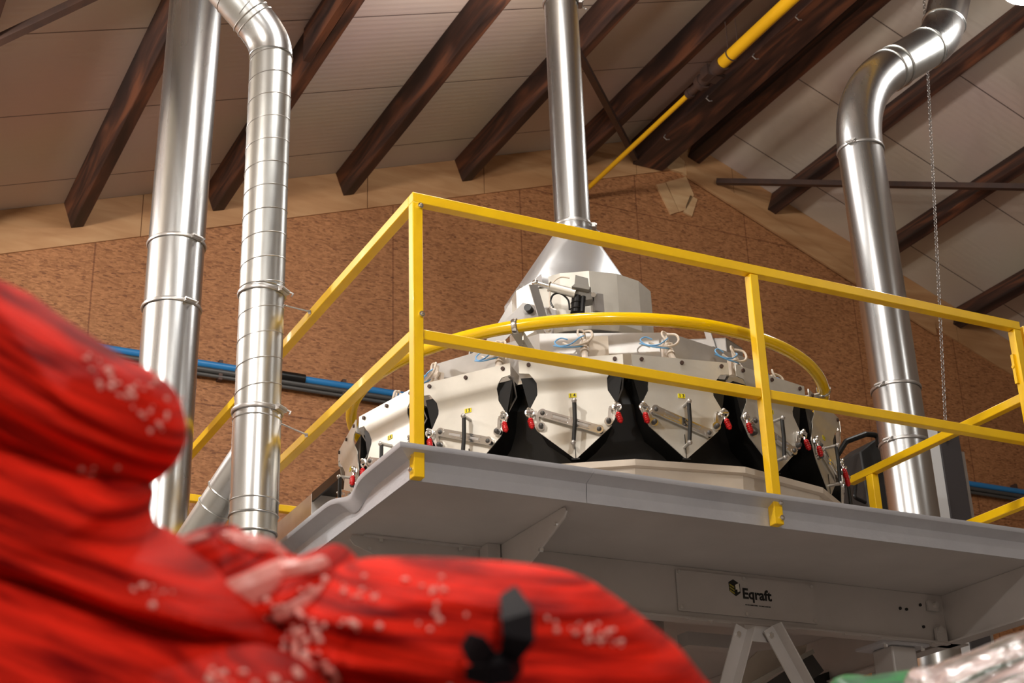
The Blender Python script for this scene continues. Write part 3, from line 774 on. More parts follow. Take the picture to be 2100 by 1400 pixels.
# three armed support frame
for ph, L in ((27, .82), (-78, .70), (150, .82)):
    d = Vector((math.sin(R(ph)), -math.cos(R(ph)), 0)); s = Vector((math.cos(R(ph)), math.sin(R(ph)), 0)); c = Vector((cx, cy, 0))
    b = MB()
    for sg in (-1, 1):
        z1 = 1.03
        poly = [(.10, .90), (.10, z1+.05), (.36, z1+.05), (L, .965), (L, .875), (L-.10, .855)]
        b.prism([c + d*u + s*(sg*.075) + Vector((0, 0, z)) for u, z in poly], s*.005)
    b.prism([c + d*u + s*(-.075) + Vector((0, 0, z)) for u, z in ((.36, z1+.045), (L, .96), (L, .965), (.36, z1+.05))], s*.15)
    b.prism([c + d*u + s*(-.075) + Vector((0, 0, z)) for u, z in ((L-.005, .875), (L, .875), (L, .965), (L-.005, .965))], s*.15)
    arm = b.build('support_arm', STAIN2, t)
    e = c + d*(L-.06) + Vector((0, 0, .91))
    MB().cyl(e-s*.10, e+s*.09, .020, 14).cyl(e-s*.112, e-s*.10, .013, 6).build('pivot_bolt', DKG, arm)
    MB().bar(e-s*.092, e-s*.092+Vector((0, 0, .15))-d*.03, .008, .03, d).build('link_plate', STAIN2, arm)
# side wall plates of the arm frame facing the camera
hb = P(-30, .40, 0)
# actuator on the hood
act = thing  # (kept simple: parts below belong to the weigher)
def pc(x, y, r_=.50):    # pixel on a vertical plane just in front of the hood
    n_ = Vector((math.sin(R(-30)), -math.cos(R(-30)), 0)); o = Vector((cx, cy, 0)) + n_*r_
    rr_ = ray(x, y); return CAM + rr_*((o-CAM).dot(n_)/rr_.dot(n_))
nrm = Vector((math.sin(R(-30)), -math.cos(R(-30)), 0))
A0, A1, A2 = pc(1098, 580), pc(1127, 588), pc(1180, 602)
ac = MB().cyl(A1, A2, .022, 20).build('actuator', STAIN, t)
MB().cyl(A0, A1, .011, 14).ball(A0, .017, 10, 6).ring(A1, .022, .004, 20, 6, (A2-A1)).build('actuator_rod', CHROME, ac)
gb = MB()
p0 = pc(1178, 592); 
gb.prism([pc(1172, 604), pc(1176, 587), pc(1206, 592), pc(1214, 600), pc(1216, 613), pc(1200, 615), pc(1180, 608)], nrm*-.07)
gb.prism([pc(1180, 563, .51), pc(1206, 570, .51), pc(1208, 588, .51), pc(1178, 584, .51)], nrm*-.05)
gb.prism([pc(1172, 587, .53), pc(1180, 580, .53), pc(1212, 588, .53), pc(1208, 594, .53)], nrm*-.07)
gb.build('actuator_gearbox', GREYP, ac, bevel=.002)
MB().cyl(pc(1184, 608, .48), pc(1181, 642, .48), .026, 18).cyl(pc(1196, 608, .5), pc(1194, 640, .5), .012, 12).ring(pc(1183, 622, .48), .027, .003, 20, 6).ring(pc(1182, 634, .48), .027, .003, 20, 6).build('actuator_motor', BLK, ac)
MB().bar(pc(1093, 584, .52), pc(1112, 648, .52), .005, .045, (1, 0, 0)).build('lever_plate', STAIN2, t)
MB().bar(pc(1225, 603, .47), pc(1228, 640, .47), .02, .05, (1, 0, 0)).cyl(pc(1217, 604, .53), pc(1222, 604, .45), .012, 8).build('mount_plate', STAIN2, t)
MB().tube(sm([pc(1168, 570), pc(1150, 568), pc(1135, 578), pc(1128, 595), pc(1127, 630)]), .004, 8).build('sensor_cable', WHP, t)
MB().tube(sm([pc(1168, 635), pc(1165, 615), pc(1150, 602), pc(1135, 604), pc(1129, 618), pc(1135, 630)]), .0045, 8).build('motor_cable', BLK, t)
# bracket plates left of the hood
b = MB(); 
b.prism([pc(1072, 622, .44), pc(1142, 637, .44), pc(1142, 655, .44), pc(1062, 672, .44), pc(1012, 722, .44), pc(978, 748, .44), pc(973, 732, .44), pc(1000, 695, .44)], nrm*.006)
b.prism([pc(1030, 660, .30), pc(1075, 622, .36), pc(1140, 634, .42), pc(1145, 655, .42), pc(1100, 660, .36), pc(1000, 700, .30)], nrm*.006)
b.prism([pc(1058, 600, .1), pc(1076, 588, .1), pc(1076, 620, .1), pc(1035, 655, .1), pc(1005, 690, .1)], nrm*-.006)
b.prism([pc(1030, 660, .30), pc(1075, 622, .36), pc(1075, 622, .10), pc(1030, 660, .10)], (0, 0, -.005))
b.build('hood_bracket', STAIN2, t)
bo = MB()
for x, y, r_ in ((1062, 595, .1), (1070, 585, .1), (1055, 622, .1), (1125, 636, .43)): 
    p = pc(x, y, r_+.012); bo.cyl(p, p-nrm*.02, .012, 8)
bo.build('bolt', CHROME, t)
p = pc(1125, 678, .62); MB().cyl(p+nrm*.02, p-nrm*.04, .022, 14).cyl(p+nrm*.03, p+nrm*.02, .014, 6).build('pivot_bolt', CHROME, t)
p = pc(1090, 635, .45); MB().cyl(p+nrm*.02+Vector((-.02, 0, 0)), p-nrm*.03, .018, 12).build('pivot_bolt', BLK, t)
# guard ring
zr, Rg = .811, 1.126
g = MB().ring((cx, cy, zr), Rg, .0275, 128, 20).build('guard_ring', YELG, t)
def phi_of(x, y, z):
    p = on(x, y, 2, z); return math.degrees(math.atan2(p.x-cx, -(p.y-cy)))
for (x, y) in ((1056, 668), (1690, 800)):
    ph = phi_of(x, y, zr)
    for ph in ((ph,) if True else ()):
        d = Vector((math.sin(R(ph)), -math.cos(R(ph)), 0)); s = Vector((math.cos(R(ph)), math.sin(R(ph)), 0)); c = Vector((cx, cy, 0))
        b = MB().ring(c+d*Rg+Vector((0, 0, zr)), .029, .006, 28, 8, s, 2.2)
        b.build('guard_clamp', CHROME, g)
        b = MB()
        b.bar(c+d*.86+Vector((0, 0, .765)), c+d*(Rg-.02)+Vector((0, 0, .79)), .05, .005).bar(c+d*.86+s*.025+Vector((0, 0, .745)), c+d*(Rg-.02)+s*.025+Vector((0, 0, .775)), .005, .045)
        arm = b.build('guard_arm', STAIN, t)
        MB().cyl(c+d*.93+Vector((0, 0, .79)), c+d*.93+Vector((0, 0, .76)), .008, 6).cyl(c+d*1.02+Vector((0, 0, .80)), c+d*1.02+Vector((0, 0, .77)), .008, 6).build('bolt', CHROME, arm)
for ph in (phi_of(1056, 668, zr)-90, phi_of(1056, 668, zr)-180):
    d = Vector((math.sin(R(ph)), -math.cos(R(ph)), 0)); c = Vector((cx, cy, 0))
    MB().bar(c+d*.86+Vector((0, 0, .765)), c+d*(Rg-.02)+Vector((0, 0, .80)), .05, .005).build('guard_arm', STAIN, t)

# one hopper: local frame, x across, -y outward, z up
AP = 1.145
rows = [(.625, .213), (.572, .213), (.568, .172), (.545, .155), (.528, .143), (.50, .1425), (.48, .143), (.400, .186), (.325, .150), (.195, .0012)]
def yoff(z): return -.020 if z >= .545 else (0 if z <= .50 else -.020*(z-.50)/.045)
def plate_mb():
    b = MB(); k = 0
    for th in (0, .004):
        for z, hw in rows: b.v += [Vector((-hw, -AP+yoff(z)+th, z)), Vector((hw, -AP+yoff(z)+th, z))]
    m_ = len(rows)*2
    for i in range(len(rows)-1):
        a = 2*i; b.f.append((a, a+1, a+3, a+2)); a += m_; b.f.append((a, a+2, a+3, a+1))
    for i in range(len(rows)-1):
        for o_ in (0, 1):
            a = 2*i+o_; b.f.append((a, a+2, a+2+m_, a+m_))
    b.f.append((0, 1, 1+m_, m_))
    return b
def mk(b, nm, m_, par, bevel=0): 
    return b.build(nm, m_, par, local=True, bevel=bevel)
protos = None
def hopper_meshes():
    D = {}
    D['plate'] = plate_mb()
    b = MB()   # black bucket body behind the plate, narrowing inwards
    f_ = [(-.215, .56), (.215, .56), (.175, .38), (.14, .31), (0, .205), (-.14, .31), (-.175, .38)]
    k = len(b.v); n_ = len(f_)
    b.v += [Vector((x*.97, -AP+.006, z)) for x, z in f_] + [Vector((x*.72, -AP+.30, z)) for x, z in f_]
    b.f.append(tuple(range(n_))); b.f.append(tuple(range(n_, 2*n_))[::-1])
    for i in range(n_): b.f.append((i, (i+1) % n_, n_+(i+1) % n_, n_+i))
    D['hopper_body'] = b
    b = MB()   # divider strut right of the plate
    b.bar((.207, -AP-.012, .59), (.207, -AP+.05, .57), .012, .05).tube([(.213, -AP, .57), (.20, -AP+.05, .50), (.17, -AP+.02, .42)], .004, 6)
    D['hinge_strut'] = b
    b = MB()   # screws
    for x in (-.172, .004, .180): b.cyl((x, -AP-.027, .606), (x, -AP-.018, .606), .0085, 10)
    D['screw'] = b
    b = MB()   # latch bar
    p, q = Vector((-.124, -AP-.014, .392)), Vector((.100, -AP-.014, .308))
    d = (q-p).normalized(); n_ = Vector((0, 1, 0)); s = d.cross(n_).normalized()
    b.bar(p, q, .012, .034, s)
    for e in (p, q): b.cyl(e+Vector((0, -.008, 0)), e+Vector((0, .012, 0)), .0185, 18)
    for a, c in ((.16, .46), (.54, .84)):
        for sg in (-1, 1): b.bar(p.lerp(q, a)+s*sg*.009+Vector((0, -.008, 0)), p.lerp(q, c)+s*sg*.009+Vector((0, -.008, 0)), .006, .003, s)
    D['latch_bar'] = b
    b = MB()
    for a, c in ((.19, .43), (.57, .81)): b.bar(p.lerp(q, a)+Vector((0, -.0065, 0)), p.lerp(q, c)+Vector((0, -.0065, 0)), .002, .010, s)
    D['latch_slot'] = b
    b = MB()
    for x, z in ((-.132, .340), (.140, .343)): b.cyl((x, -AP-.012, z), (x, -AP, z), .018, 18)
    D['roller'] = b
    b = MB()
    for x, z in ((-.132, .340), (.140, .343), (-.124, .392), (.100, .308)): b.cyl((x, -AP-.020, z), (x, -AP-.010, z), .0105, 12).ball((x, -AP-.020, z), .0105, 10, 6)
    D['pivot_knob'] = b
    b = MB()   # handle standoffs
    for x, z in ((.008, .424), (-.004, .246)): b.cyl((x, -AP-.055, z), (x, -AP, z), .0075, 10).ball((x, -AP-.055, z), .011, 10, 6)
    D['handle_post'] = b
    b = MB().tube([(.008, -AP-.050, .422), (.007, -AP-.051, .335), (-.003, -AP-.050, .250)], .0085, 12)
    D['spring_handle'] = b
    b = MB().box((-.001, -AP-.0025, .20), (.0015, -AP-.0005, .30)); b.box((-.016, -AP-.006, .192), (.016, -AP+.002, .197))
    D['door_split'] = b
    b = MB()   # red grips
    for x, z, dx in ((-.176, .372, .010), (.176, .372, .014)):
        b.tube([(x, -AP-.022, z), (x+dx*.3, -AP-.024, z-.006), (x+dx*.8, -AP-.028, z-.034), (x+dx, -AP-.029, z-.046)], .01, 12, True, [.006, .0105, .0115, .006])
        for k in range(4): 
            u = .25+k*.18; b.ring((x+dx*u, -AP-.0245-.004*u, z-.046*u), .0115, .0015, 14, 5, (dx, -.007, -.046))
    D['red_grip'] = b
    b = MB()
    for x in (-.176, .176):
        b.ring((x, -AP-.018, .398), .016, .0045, 20, 7, (0, 1, 0)).cyl((x-.012, -AP-.02, .400), (x+.016, -AP-.02, .402), .006, 8)
        b.tube([(x, -AP-.02, .384), (x, -AP-.022, .372)], .005, 8).bar((x+(.03 if x < 0 else -.03), -AP-.006, .40), (x, -AP-.008, .40), .006, .016, (0, 0, 1))
        b.ball((x-.004, -AP-.024, .412), .008, 8, 5).bar((x+(.028 if x < 0 else -.028), -AP-.006, .40), (x+(.034 if x < 0 else -.034), -AP-.006, .345), .005, .012, (1, 0, 0))
    D['toggle_clamp'] = b
    b = MB().box((-.0155, -AP-.003, .458), (.0155, -AP-.0005, .476)); D['number_tag'] = b
    return D
D = hopper_meshes()
hm = {'plate': STAIN, 'hopper_body': BLK, 'hinge_strut': STAIN2, 'screw': STEELD, 'latch_bar': CHROME, 'latch_slot': STAIN2, 'roller': CHROME,
      'pivot_knob': DKG, 'handle_post': STAIN2, 'spring_handle': BLKM, 'door_split': BLKM, 'red_grip': REDG, 'toggle_clamp': CHROME, 'number_tag': TAGY}
first = None
for k in range(16):
    num = (14-k-1) % 16 + 1
    phi = PH0 - 11.25 + 22.5*k
    if first is None:
        hp = mk(D['plate'], 'weigh_hopper', hm['plate'], t); first = hp
        for nm in D:
            if nm != 'plate': mk(D[nm], nm, hm[nm], hp)
        kids = [c for c in bpy.data.objects if c.parent == hp]
        for c in kids:
            if c.name.startswith('red_grip'): c['label'] = 'red ribbed grip'
            if c.name.startswith('number_tag'): c['label'] = 'yellow number tag'
    else:
        hp = first.copy(); SC.collection.objects.link(hp); hp.parent = t
        for q in kids:
            c = q.copy(); SC.collection.objects.link(c); c.parent = hp
    hp.rotation_euler = (0, 0, R(phi)); hp.location = (0, 0, 0)
    vs, fs = text_mb(' '.join(str(num)), .019, .0006)
    b = MB(); b.add([(v.x, -AP-.0036, .467+v.y) for v in vs], fs); x = b.build('number_lettering', INK, hp, local=True, fixn=False)
# air cylinders and hoses between ring and hoppers
b0 = MB(); b0.cyl((0, -1.03, .63), (0, -.955, .735), .014, 12).cyl((0, -.955, .735), (0, -.94, .76), .02, 12).cyl((-.012, -.94, .76), (.02, -.93, .80), .009, 8)
b0.ball((0, -.935, .79), .016, 10, 6).cyl((0, -.93, .80), (.0, -.925, .835), .008, 8).box((-.02, -.925, .72), (.02, -.905, .80))
b1 = MB(); b1.tube(sm([(0, -.94, .82), (-.02, -.965, .80), (-.06, -.965, .772), (-.105, -.945, .775), (-.125, -.93, .80), (-.10, -.925, .82), (-.07, -.93, .81)]), .0032, 7)
b1.tube(sm([(.0, -.955, .765), (-.04, -.97, .757), (-.09, -.955, .765), (-.13, -.93, .785)]), .0032, 7)
b2 = MB(); b2.tube(sm([(.0, -.935, .84), (.03, -.96, .83), (.035, -.97, .80), (.01, -.97, .775), (-.05, -.955, .768), (-.09, -.94, .79)]), .0055, 8)
b2.tube(sm([(.0, -.93, .845), (-.02, -.935, .85), (-.025, -.94, .83), (-.01, -.95, .80)]), .005, 8)
pf = None
for k in range(16):
    phi = PH0 + 22.5*k - 11.25 + 3
    if pf is None:
        a = b0.build('air_cylinder', WHP, t, local=True); h1 = b1.build('blue_air_hose', BLUEH, a, local=True); h2 = b2.build('pale_air_hose', WHP, a, local=True); pf = a
    else:
        a = pf.copy(); SC.collection.objects.link(a); a.parent = t
        for h in (h1, h2): c = h.copy(); SC.collection.objects.link(c); c.parent = a
    a.rotation_euler = (0, 0, R(phi))
b = MB(); d0 = R(-27)
d = Vector((math.sin(d0), -math.cos(d0), 0)); s = Vector((math.cos(d0), math.sin(d0), 0)); c = Vector((cx, cy, 0))
b.bar(c+d*.885+Vector((0, 0, .68)), c+d*.885+Vector((0, 0, .84)), .012, .0, s) if False else None
b.prism([c+d*.878+s*x+Vector((0, 0, z)) for x, z in ((-.05, .70), (.06, .70), (.06, .84), (-.05, .84))], -d*-.006)
b.build('sensor_plate', CREAM, t)

# ------------------------------------------------------------------ conveyor end on the left of the deck
t = thing('infeed_conveyor', 'grey conveyor frame with white end plate at the left of the weigher', 'conveyor', (.66, 2.8, 0))
MB().box((.60, 2.69, .585), (.735, 2.695, .735)).build('end_plate', WHT, t)
MB().cyl((.70, 2.675, .66), (.70, 2.69, .66), .010, 8).build('bolt', CHROME, t)
MB().box((.60, 2.696, .585), (.605, 3.6, .735)).box((.606, 2.696, .725), (.735, 3.6, .735)).build('side_panel', STAIN2, t)
MB().box((.60, 1.9, .69), (.61, 2.689, .74)).box((.611, 1.9, .73), (.74, 2.689, .74)).build('belt_cover', BLK, t)
b = MB()
for x, y in ((.62, 2.75), (.62, 3.5), (.70, 2.75), (.70, 3.5)): b.box((x, y, -.03), (x+.03, y+.03, .58))
b.build('leg', STAIN2, t)

# ------------------------------------------------------------------ cabinet, box, chain behind the platform on the right
def rot_box(b, c, d, s, w, dep, z0, z1):
    c, d, s = Vector(c), Vector(d), Vector(s)
    b.prism([c+s*(-w/2)+Vector((0, 0, z0)), c+s*(w/2)+Vector((0, 0, z0)), c+s*(w/2)+d*dep+Vector((0, 0, z0)), c+s*(-w/2)+d*dep+Vector((0, 0, z0))], (0, 0, z1-z0))
t = thing('lift_cabinet', 'tall grey metal cabinet hanging edge right of the elbow duct', 'cabinet', (5.4, 3, -H))
MB().box((5.305, 3.0, -H), (5.50, 3.25, 1.86)).build('body', CAB, t, bevel=.01)
MB().box((5.20, 3.0, -H), (5.30, 3.02, 1.86)).build('white_edge_strip', WHT, t)
MB().box((5.50, 3.02, -H), (5.54, 3.2, 1.74)).build('guide_rail', STAIN2, t)
# chain
b = MB(); p = Vector((5.375, 2.99, 1.90)); q = Vector((5.86, 2.99, zroof(5.86)-.01)); dch = (q-p).normalized(); L = (q-p).length; u = 0; k = 0
while u < L:
    c = p+dch*u; sdv = Vector((0, 1, 0)) if k % 2 else dch.cross(Vector((0, 1, 0)))
    b.ring(c, .012, .0035, 10, 5, sdv, 1); u += .027; k += 1
b.cyl((5.375, 2.99, 1.79), (5.375, 2.99, 1.90), .012, 8)
o = b.build('hanging_chain', STAIN2, loc=(5.375, 2.99, 1.83)); tag(o, 'thin steel chain hanging down to the grey cabinet', 'chain')
t = thing('drive_motor_box', 'black angular housing behind the weigher left of the elbow duct', 'machine housing', (4.2, 2.5, -H))
MB().prism([on(1764, 925, 1, 2.5), on(1795, 900, 1, 2.5), on(1830, 905, 1, 2.5), on(1850, 1060, 1, 2.5)+Vector((0, 0, -.4)), on(1790, 1060, 1, 2.5)+Vector((0, 0, -.4))], (0, .25, 0)).build('housing', BLKM, t, bevel=.01)
MB().box((4.2, 2.52, -H), (4.35, 2.7, .9)).build('stand', DKG, t)
MB().tube(arc_path([on(1700, 960, 1, 2.45), on(1735, 905, 1, 2.45), on(1775, 890, 1, 2.45), on(1800, 892, 1, 2.45), on(1803, 915, 1, 2.45)], .03, 4), .018, 10).tube(arc_path([on(1800, 945, 1, 2.45), on(1785, 975, 1, 2.45), on(1755, 985, 1, 2.45), on(1752, 1020, 1, 2.45), on(1775, 1030, 1, 2.45)], .02, 4), .012, 8).build('cable', BLK, t)

# ------------------------------------------------------------------ chute and frames under the deck
t = thing('discharge_chute', 'beige sheet metal chute slanting under the platform behind the angle braces', 'chute', (2.6, 1.2, -H))
a = [on(1480, 1420, 1, 1.2), on(1655, 1325, 1, 1.2), on(1662, 1342, 1, 1.2), on(1520, 1424, 1, 1.2)]
MB().prism([on(1470, 1412, 1, 1.25), on(1555, 1335, 1, 1.25), on(1655, 1322, 1, 1.25), on(1650, 1345, 1, 1.25), on(1520, 1425, 1, 1.25)], (0, .02, 0)).build('sheet', CREAM, t)
MB().bar(on(1500, 1425, 1, 1.2), on(1665, 1336, 1, 1.2), .03, .02).build('bright_edge', STAIN, t)
MB().prism([on(1540, 1422, 1, 1.22), on(1665, 1340, 1, 1.22), on(1690, 1375, 1, 1.22), on(1620, 1430, 1, 1.22)], (0, .02, 0)).build('dark_frame', DKG, t)
MB().bar(on(1560, 1440, 1, 1.5), on(1800, 1350, 1, 1.5), .05, .05).build('black_strut', BLKM, t)
MB().box((2.2, 1.3, -H), (2.28, 1.38, -.6)).build('leg', DKG, t)
o = MB().bar(on(1400, 1312, 1, 1.0), on(1520, 1322, 1, 1.0), .08, .06).build('cross_tube', DECK, loc=on(1460, 1318, 1, 1.0)); o.parent = None
tag(o, 'grey cross tube under the platform, left of the two angle braces', 'metal tube')

# ------------------------------------------------------------------ foreground: red net bags
CR, CU = RX, RU
def bag(name, label, cat, poly, depth, thick, material, flow=(1, -.4), amp=.02, freq=(3, 34), cen=None, tilt=(0, 0), seedv=0, flecks=(), bands=(), kind='bag', dn=5, pw=2.4):
    """closed cushion: traced outline in the plane at `depth`, puffed towards and away from the camera, with long folds"""
    pts = [Vector(((x-1050)/F*depth, -(y-700)/F*depth)) for x, y in poly]
    # smooth closed outline
    n = len(pts); out = []
    for i in range(n):
        p0, p1, p2, p3 = pts[i-1], pts[i], pts[(i+1) % n], pts[(i+2) % n]
        for k in range(dn):
            u = k/dn
            out.append(.5*((2*p1) + (-p0+p2)*u + (2*p0-5*p1+4*p2-p3)*u*u + (-p0+3*p1-3*p2+p3)*u**3))
    if cen: c = Vector(((cen[0]-1050)/F*depth, -(cen[1]-700)/F*depth))
    else: c = sum(pts, Vector((0, 0)))/n
    fl = Vector(flow).normalized(); pr_ = Vector((-fl.y, fl.x)); M_ = 70; n = len(out); b = MB()
    base0 = CAM + RF*depth
    def surf(x, y, rho, sg):
        h = thick*(max(0, 1-rho**pw))**.5
        a = fl.x*x + fl.y*y; e = pr_.x*x + pr_.y*y
        e += .05*noise.noise(Vector((a*5, e*4, seedv)))
        f1 = noise.noise(Vector((a*freq[0], e*freq[1], seedv+3)))
        f2 = noise.noise(Vector((a*freq[0]*3, e*freq[1]*2.3, seedv+7)))
        f1 = 1-abs(f1)*2.2
        h += amp*(f1*.9 + f2*.6)*min(1, (1-rho)*6)
        return base0 + CR*x + CU*y - RF*(h*sg) + RF*(tilt[0]*x + tilt[1]*y)
    rings = []
    for sg in (1, -1):
        base = len(b.v)
        for j in range(M_+1):
            rho = j/M_ if sg == 1 else 1-(j/M_)
            if sg == -1 and j == 0: continue
            for p in out:
                q = c + (p-c)*rho; b.v.append(surf(q.x, q.y, rho, sg)); 
    tot = len(b.v)//n
    for j in range(tot-1):
        for i in range(n): b.f.append((j*n+i, j*n+(i+1) % n, (j+1)*n+(i+1) % n, (j+1)*n+i))
    ctr = surf(c.x, c.y, 0, 1)
    base = sum([CAM + RF*depth + CR*p.x + CU*p.y for p in (c,)], Vector())
    o = b.build(name, material, loc=base, ang=80)
    # uv from flow coordinates so that fibres and painted fold shade follow the folds
    me = o.data; uvl = me.uv_layers.new(name='flow')
    for lp in me.loops:
        v = me.vertices[lp.vertex_index].co + base - base0
        x, y = v.dot(CR), v.dot(CU); a = fl.x*x+fl.y*y; e = pr_.x*x+pr_.y*y
        uvl.data[lp.index].uv = (a*1.1, e*16)
    tag(o, label, cat, 'stacked red net bags' if kind == 'bag' else None)
    def hit(px, py):
        x, y = (px-1050)/F*depth, -(py-700)/F*depth; q = Vector((x, y))-c
        # rho by ray to outline
        best = 1e9; ang = math.atan2(q.y, q.x)
        for i in range(n):
            p, r_ = out[i]-c, out[(i+1) % n]-c
            den = p.x*r_.y - p.y*r_.x
            dx, dy = math.cos(ang), math.sin(ang)
            det = (r_.x-p.x)*(-dy) - (r_.y-p.y)*(-dx)
            if abs(det) < 1e-12: continue
            s_ = ((-p.x)*(-dy) - (-p.y)*(-dx))/det
            tt = (p.x+(r_.x-p.x)*s_)*dx + (p.y+(r_.y-p.y)*s_)*dy
            if -1e-6 <= s_ <= 1+1e-6 and tt > 0: best = min(best, tt)
        rho = min(.999, q.length/best) if best < 1e8 else .999
        return surf(x, y, rho, 1)
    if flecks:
        fb = MB(); rnd = random.Random(seedv+11)  # pale beads scattered to imitate glints of light on the net
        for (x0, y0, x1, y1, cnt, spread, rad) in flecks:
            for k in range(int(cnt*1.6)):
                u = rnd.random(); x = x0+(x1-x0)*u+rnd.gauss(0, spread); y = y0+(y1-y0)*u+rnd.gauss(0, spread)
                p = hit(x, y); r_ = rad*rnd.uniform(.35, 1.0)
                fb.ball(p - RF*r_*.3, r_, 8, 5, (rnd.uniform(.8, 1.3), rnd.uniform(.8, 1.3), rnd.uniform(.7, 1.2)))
        f = fb.build('painted_glints', GLINT, o); f['kind'] = 'stuff'; f['label'] = 'pale beads standing in for glints on the net'
    for (pp, wd) in bands:
        P_ = []
        for i in range(len(pp)-1):
            for k in range(8):
                u = k/8; P_.append(hit(pp[i][0]+(pp[i+1][0]-pp[i][0])*u, pp[i][1]+(pp[i+1][1]-pp[i][1])*u))
        rr_ = [wd*(.5+.5*math.sin(math.pi*min(1, (i+1)/len(P_)))) for i in range(len(P_))]
        f = MB().tube(P_, wd, 8, True, rr_).build('hem_strip', PALE, o); f['label'] = 'pale pink hem of the net'
    return o, hit

bag('red_net_bag', 'large red net bag bulging up at the far left, top of the pile', 'net bag',
    [(-220, 560), (-60, 560), (30, 590), (110, 645), (190, 695), (250, 735), (305, 762), (350, 800), (372, 850), (378, 900), (362, 945), (325, 985), (260, 1010), (150, 985), (40, 940), (-60, 920), (-220, 900)],
    1.25, .10, REDB, (1, -.62), .016, (3, 26), (60, 790), seedv=1,
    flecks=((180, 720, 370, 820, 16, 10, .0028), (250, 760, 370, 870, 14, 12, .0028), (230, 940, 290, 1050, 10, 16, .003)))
bag('red_net_bag', 'red net bag in the second layer at left, under the topmost one', 'net bag',
    [(-220, 850), (0, 880), (90, 905), (190, 960), (270, 985), (298, 1010), (292, 1060), (320, 1110), (400, 1150), (500, 1215), (560, 1270), (590, 1320), (500, 1350), (380, 1320), (200, 1250), (0, 1180), (-220, 1130)],
    1.20, .10, REDB, (1, -.42), .018, (2.5, 24), (190, 1080), seedv=5,
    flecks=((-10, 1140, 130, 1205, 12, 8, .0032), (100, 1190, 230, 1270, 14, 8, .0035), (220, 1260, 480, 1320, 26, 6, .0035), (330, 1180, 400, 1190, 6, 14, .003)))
bag('red_net_bag', 'lowest red net bag filling the bottom left corner', 'net bag',
    [(-220, 1130), (0, 1165), (200, 1240), (380, 1310), (520, 1330), (640, 1380), (700, 1480), (700, 1700), (-220, 1700)],
    1.12, .10, REDB, (1, -.38), .016, (2.5, 22), (200, 1440), seedv=9,
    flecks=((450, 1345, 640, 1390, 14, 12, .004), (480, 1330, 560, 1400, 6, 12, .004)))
bag('red_net_bag', 'small crumpled red net bag tip in the middle of the pile with pale hems', 'net bag',
    [(325, 1120), (370, 1100), (440, 1078), (480, 1095), (530, 1105), (590, 1150), (640, 1135), (690, 1122), (730, 1150), (760, 1210), (740, 1290), (660, 1340), (560, 1340), (470, 1260), (390, 1190)],
    1.30, .09, REDB, (1, .35), .022, (5, 26), (560, 1220), seedv=14,
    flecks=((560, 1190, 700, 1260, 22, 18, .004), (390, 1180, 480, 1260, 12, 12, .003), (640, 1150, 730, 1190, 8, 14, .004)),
    bands=((((430, 1205), (520, 1182), (600, 1157), (690, 1132)), .014), (((470, 1094), (540, 1114), (590, 1145)), .009), (((600, 1215), (650, 1195), (715, 1165)), .010), (((650, 1240), (640, 1290), (600, 1320)), .012), (((340, 1122), (400, 1102), (450, 1084)), .006)))
o, hit = bag('red_net_bag', 'long rounded red net bag at the bottom centre with a black tie on it', 'net bag',
    [(560, 1260), (640, 1190), (720, 1152), (800, 1145), (900, 1146), (1000, 1152), (1100, 1162), (1190, 1182), (1260, 1222), (1330, 1275), (1390, 1325), (1440, 1385), (1480, 1440), (1500, 1560), (1400, 1700), (700, 1700), (560, 1500)],
    1.25, .11, REDB, (1, -.13), .020, (2.2, 24), (960, 1420), seedv=21,
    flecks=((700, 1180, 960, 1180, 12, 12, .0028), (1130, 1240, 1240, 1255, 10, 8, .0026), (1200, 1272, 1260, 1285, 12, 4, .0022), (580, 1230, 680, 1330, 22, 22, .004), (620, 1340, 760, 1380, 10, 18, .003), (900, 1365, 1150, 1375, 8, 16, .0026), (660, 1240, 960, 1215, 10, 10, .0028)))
# black ribbon tie
def ribbon(px, wd, lift=.012):
    C_ = []
    for x, y, l_ in px: C_.append(hit(x, y) - RF*(lift*l_+.012))
    b = MB(); k = 0; vs = []
    for i, p in enumerate(C_):
        d = (C_[min(i+1, len(C_)-1)] - C_[max(i-1, 0)]).normalized(); s = d.cross(RF).normalized()
        ww = wd[i]
        for q in (s*ww, s*-ww, s*-ww+RF*.002, s*ww+RF*.002): vs.append(p+q)
    fs = []
    for i in range(len(C_)-1):
        for j in range(4): fs.append((i*4+j, i*4+(j+1) % 4, (i+1)*4+(j+1) % 4, (i+1)*4+j))
    fs += [(0, 1, 2, 3), tuple(len(vs)-4+j for j in range(4))]
    return b.add(vs, fs)
b = MB()
for px, wd in (([(1020, 1292, 1), (1045, 1275, 2), (1062, 1240, 3), (1060, 1205, 3), (1042, 1176, 2)], [.004, .008, .012, .0125, .007]),
               ([(1030, 1296, 1), (1005, 1280, 2), (985, 1262, 2), (962, 1250, 1)], [.005, .009, .011, .006]),
               ([(965, 1300, 1), (1010, 1302, 2), (1050, 1300, 2), (1068, 1296, 1)], [.005, .008, .008, .004])):
    r_ = ribbon(px, wd); b.add(r_.v, r_.f)
b.ball(hit(1018, 1298)-RF*.02, .012, 10, 6)
x = b.build('black_tie', BLKR, o); x['label'] = 'black ribbon tie'

rnd = random.Random(8)
for k in range(5):
    px, py = rnd.uniform(585, 760), rnd.uniform(1180, 1385); C_ = []
    a0 = rnd.uniform(0, 6.3)
    for j in range(7):
        a = a0+j*.5; C_.append(hit(px+34*math.cos(a)*rnd.uniform(.8, 1.1), py+28*math.sin(a)) - RF*.008)
    x = MB().tube(sm(C_), .0026, 8).build('loose_strap', PALE, o)
x = MB().ball(hit(600, 1330)-RF*.01, .014, 12, 8, (1.2, 1, .8)).build('dark_knot', BLKR, o)
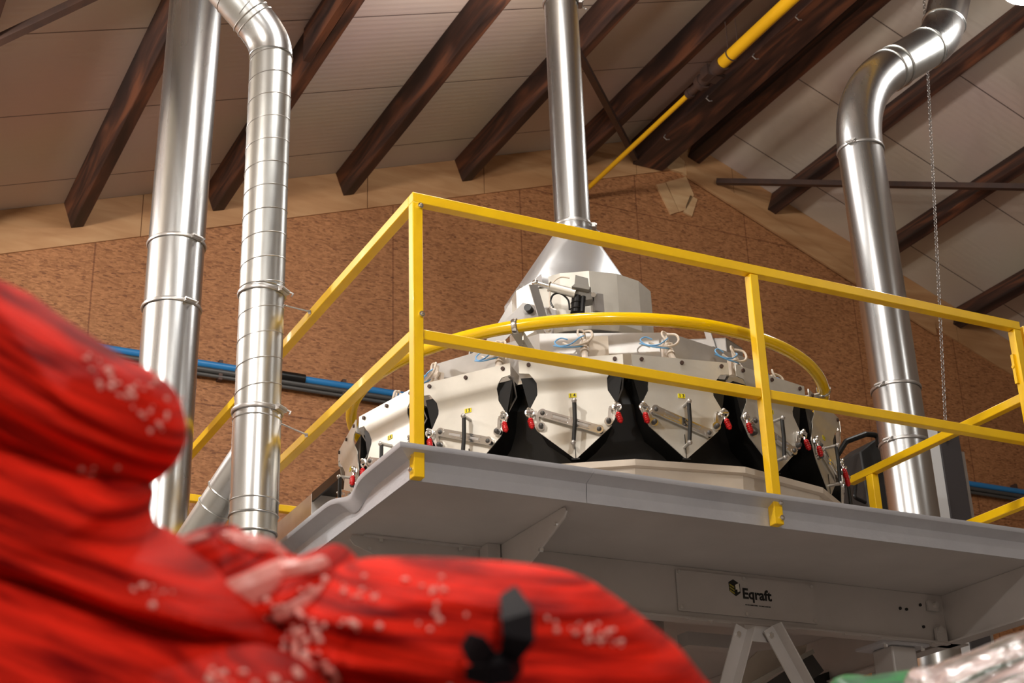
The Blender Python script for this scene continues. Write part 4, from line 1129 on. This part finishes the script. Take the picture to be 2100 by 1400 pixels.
# film wrapped green bag at the lower right
bag('wrapped_green_bag', 'green net bag wrapped in glossy clear film at the lower right corner', 'net bag',
    [(1700, 1420), (1790, 1395), (1880, 1382), (1960, 1368), (2060, 1348), (2200, 1330), (2260, 1500), (2200, 1650), (1700, 1650)],
    2.2, .14, GREENB, (1, .2), .02, (3, 20), (2000, 1480), seedv=31, kind='x')
bag('film_wrapped_bale', 'shiny film wrapped bale edge rising at the lower right corner, over the green bag', 'wrapped bale',
    [(1860, 1400), (1920, 1372), (2000, 1342), (2060, 1318), (2110, 1300), (2260, 1270), (2300, 1500), (2200, 1700), (1850, 1600)],
    2.05, .10, FILM, (1, .38), .022, (3, 22), (2080, 1470), seedv=37, kind='x')
# wooden box pallets that carry the bags, below the frame
def crate(c, w_, d_, top, lab):
    t = thing('wooden_crate', lab, 'crate', (c[0], c[1], -H), 'wooden crates under the bags')
    b = MB(); z = -H+.14
    while z < top-.1:
        b.box((c[0]-w_/2, c[1]-d_/2, z), (c[0]+w_/2, c[1]-d_/2+.02, z+.1)).box((c[0]-w_/2, c[1]+d_/2-.02, z), (c[0]+w_/2, c[1]+d_/2, z+.1))
        b.box((c[0]-w_/2, c[1]-d_/2+.021, z), (c[0]-w_/2+.02, c[1]+d_/2-.021, z+.1)).box((c[0]+w_/2-.02, c[1]-d_/2+.021, z), (c[0]+w_/2, c[1]+d_/2-.021, z+.1)); z += .115
    b.build('slatted_side', PLANK, t)
    b = MB().box((c[0]-w_/2, c[1]-d_/2, -H+.1), (c[0]+w_/2, c[1]+d_/2, -H+.13)); 
    for k in (-1, 0, 1): b.box((c[0]-w_/2, c[1]+k*(d_/2-.06)-.05, -H), (c[0]+w_/2, c[1]+k*(d_/2-.06)+.05, -H+.1))
    b.build('pallet_base', PLANK, t)
    MB().box((c[0]-w_/2+.021, c[1]-d_/2+.021, top-.14), (c[0]+w_/2-.021, c[1]+d_/2-.021, top-.12)).build('top_board', PLANK, t)

def under(prefixes):
    lo = Vector((9, 9, 9)); hi = Vector((-9, -9, -9))
    for o in SC.objects:
        if o.type == 'MESH' and o.parent is None and any(o.name.startswith(p) for p in prefixes):
            for v in o.data.vertices:
                w_ = v.co + Vector(o['_b'])
                for k in range(3): lo[k] = min(lo[k], w_[k]); hi[k] = max(hi[k], w_[k])
    return lo, hi
lo, hi = under(['red_net_bag'])
crate(((lo.x+hi.x)/2, (lo.y+hi.y)/2), (hi.x-lo.x)*.9, (hi.y-lo.y)*.9, lo.z+.12, 'slatted wooden crate standing under the pile of red net bags')
lo, hi = under(['wrapped_green', 'film_wrapped'])
crate(((lo.x+hi.x)/2, (lo.y+hi.y)/2), (hi.x-lo.x)*.9, (hi.y-lo.y)*.9, lo.z+.12, 'slatted wooden crate standing under the film wrapped green bag')
for o in list(bpy.data.objects):
    if '_b' in o: del o['_b']
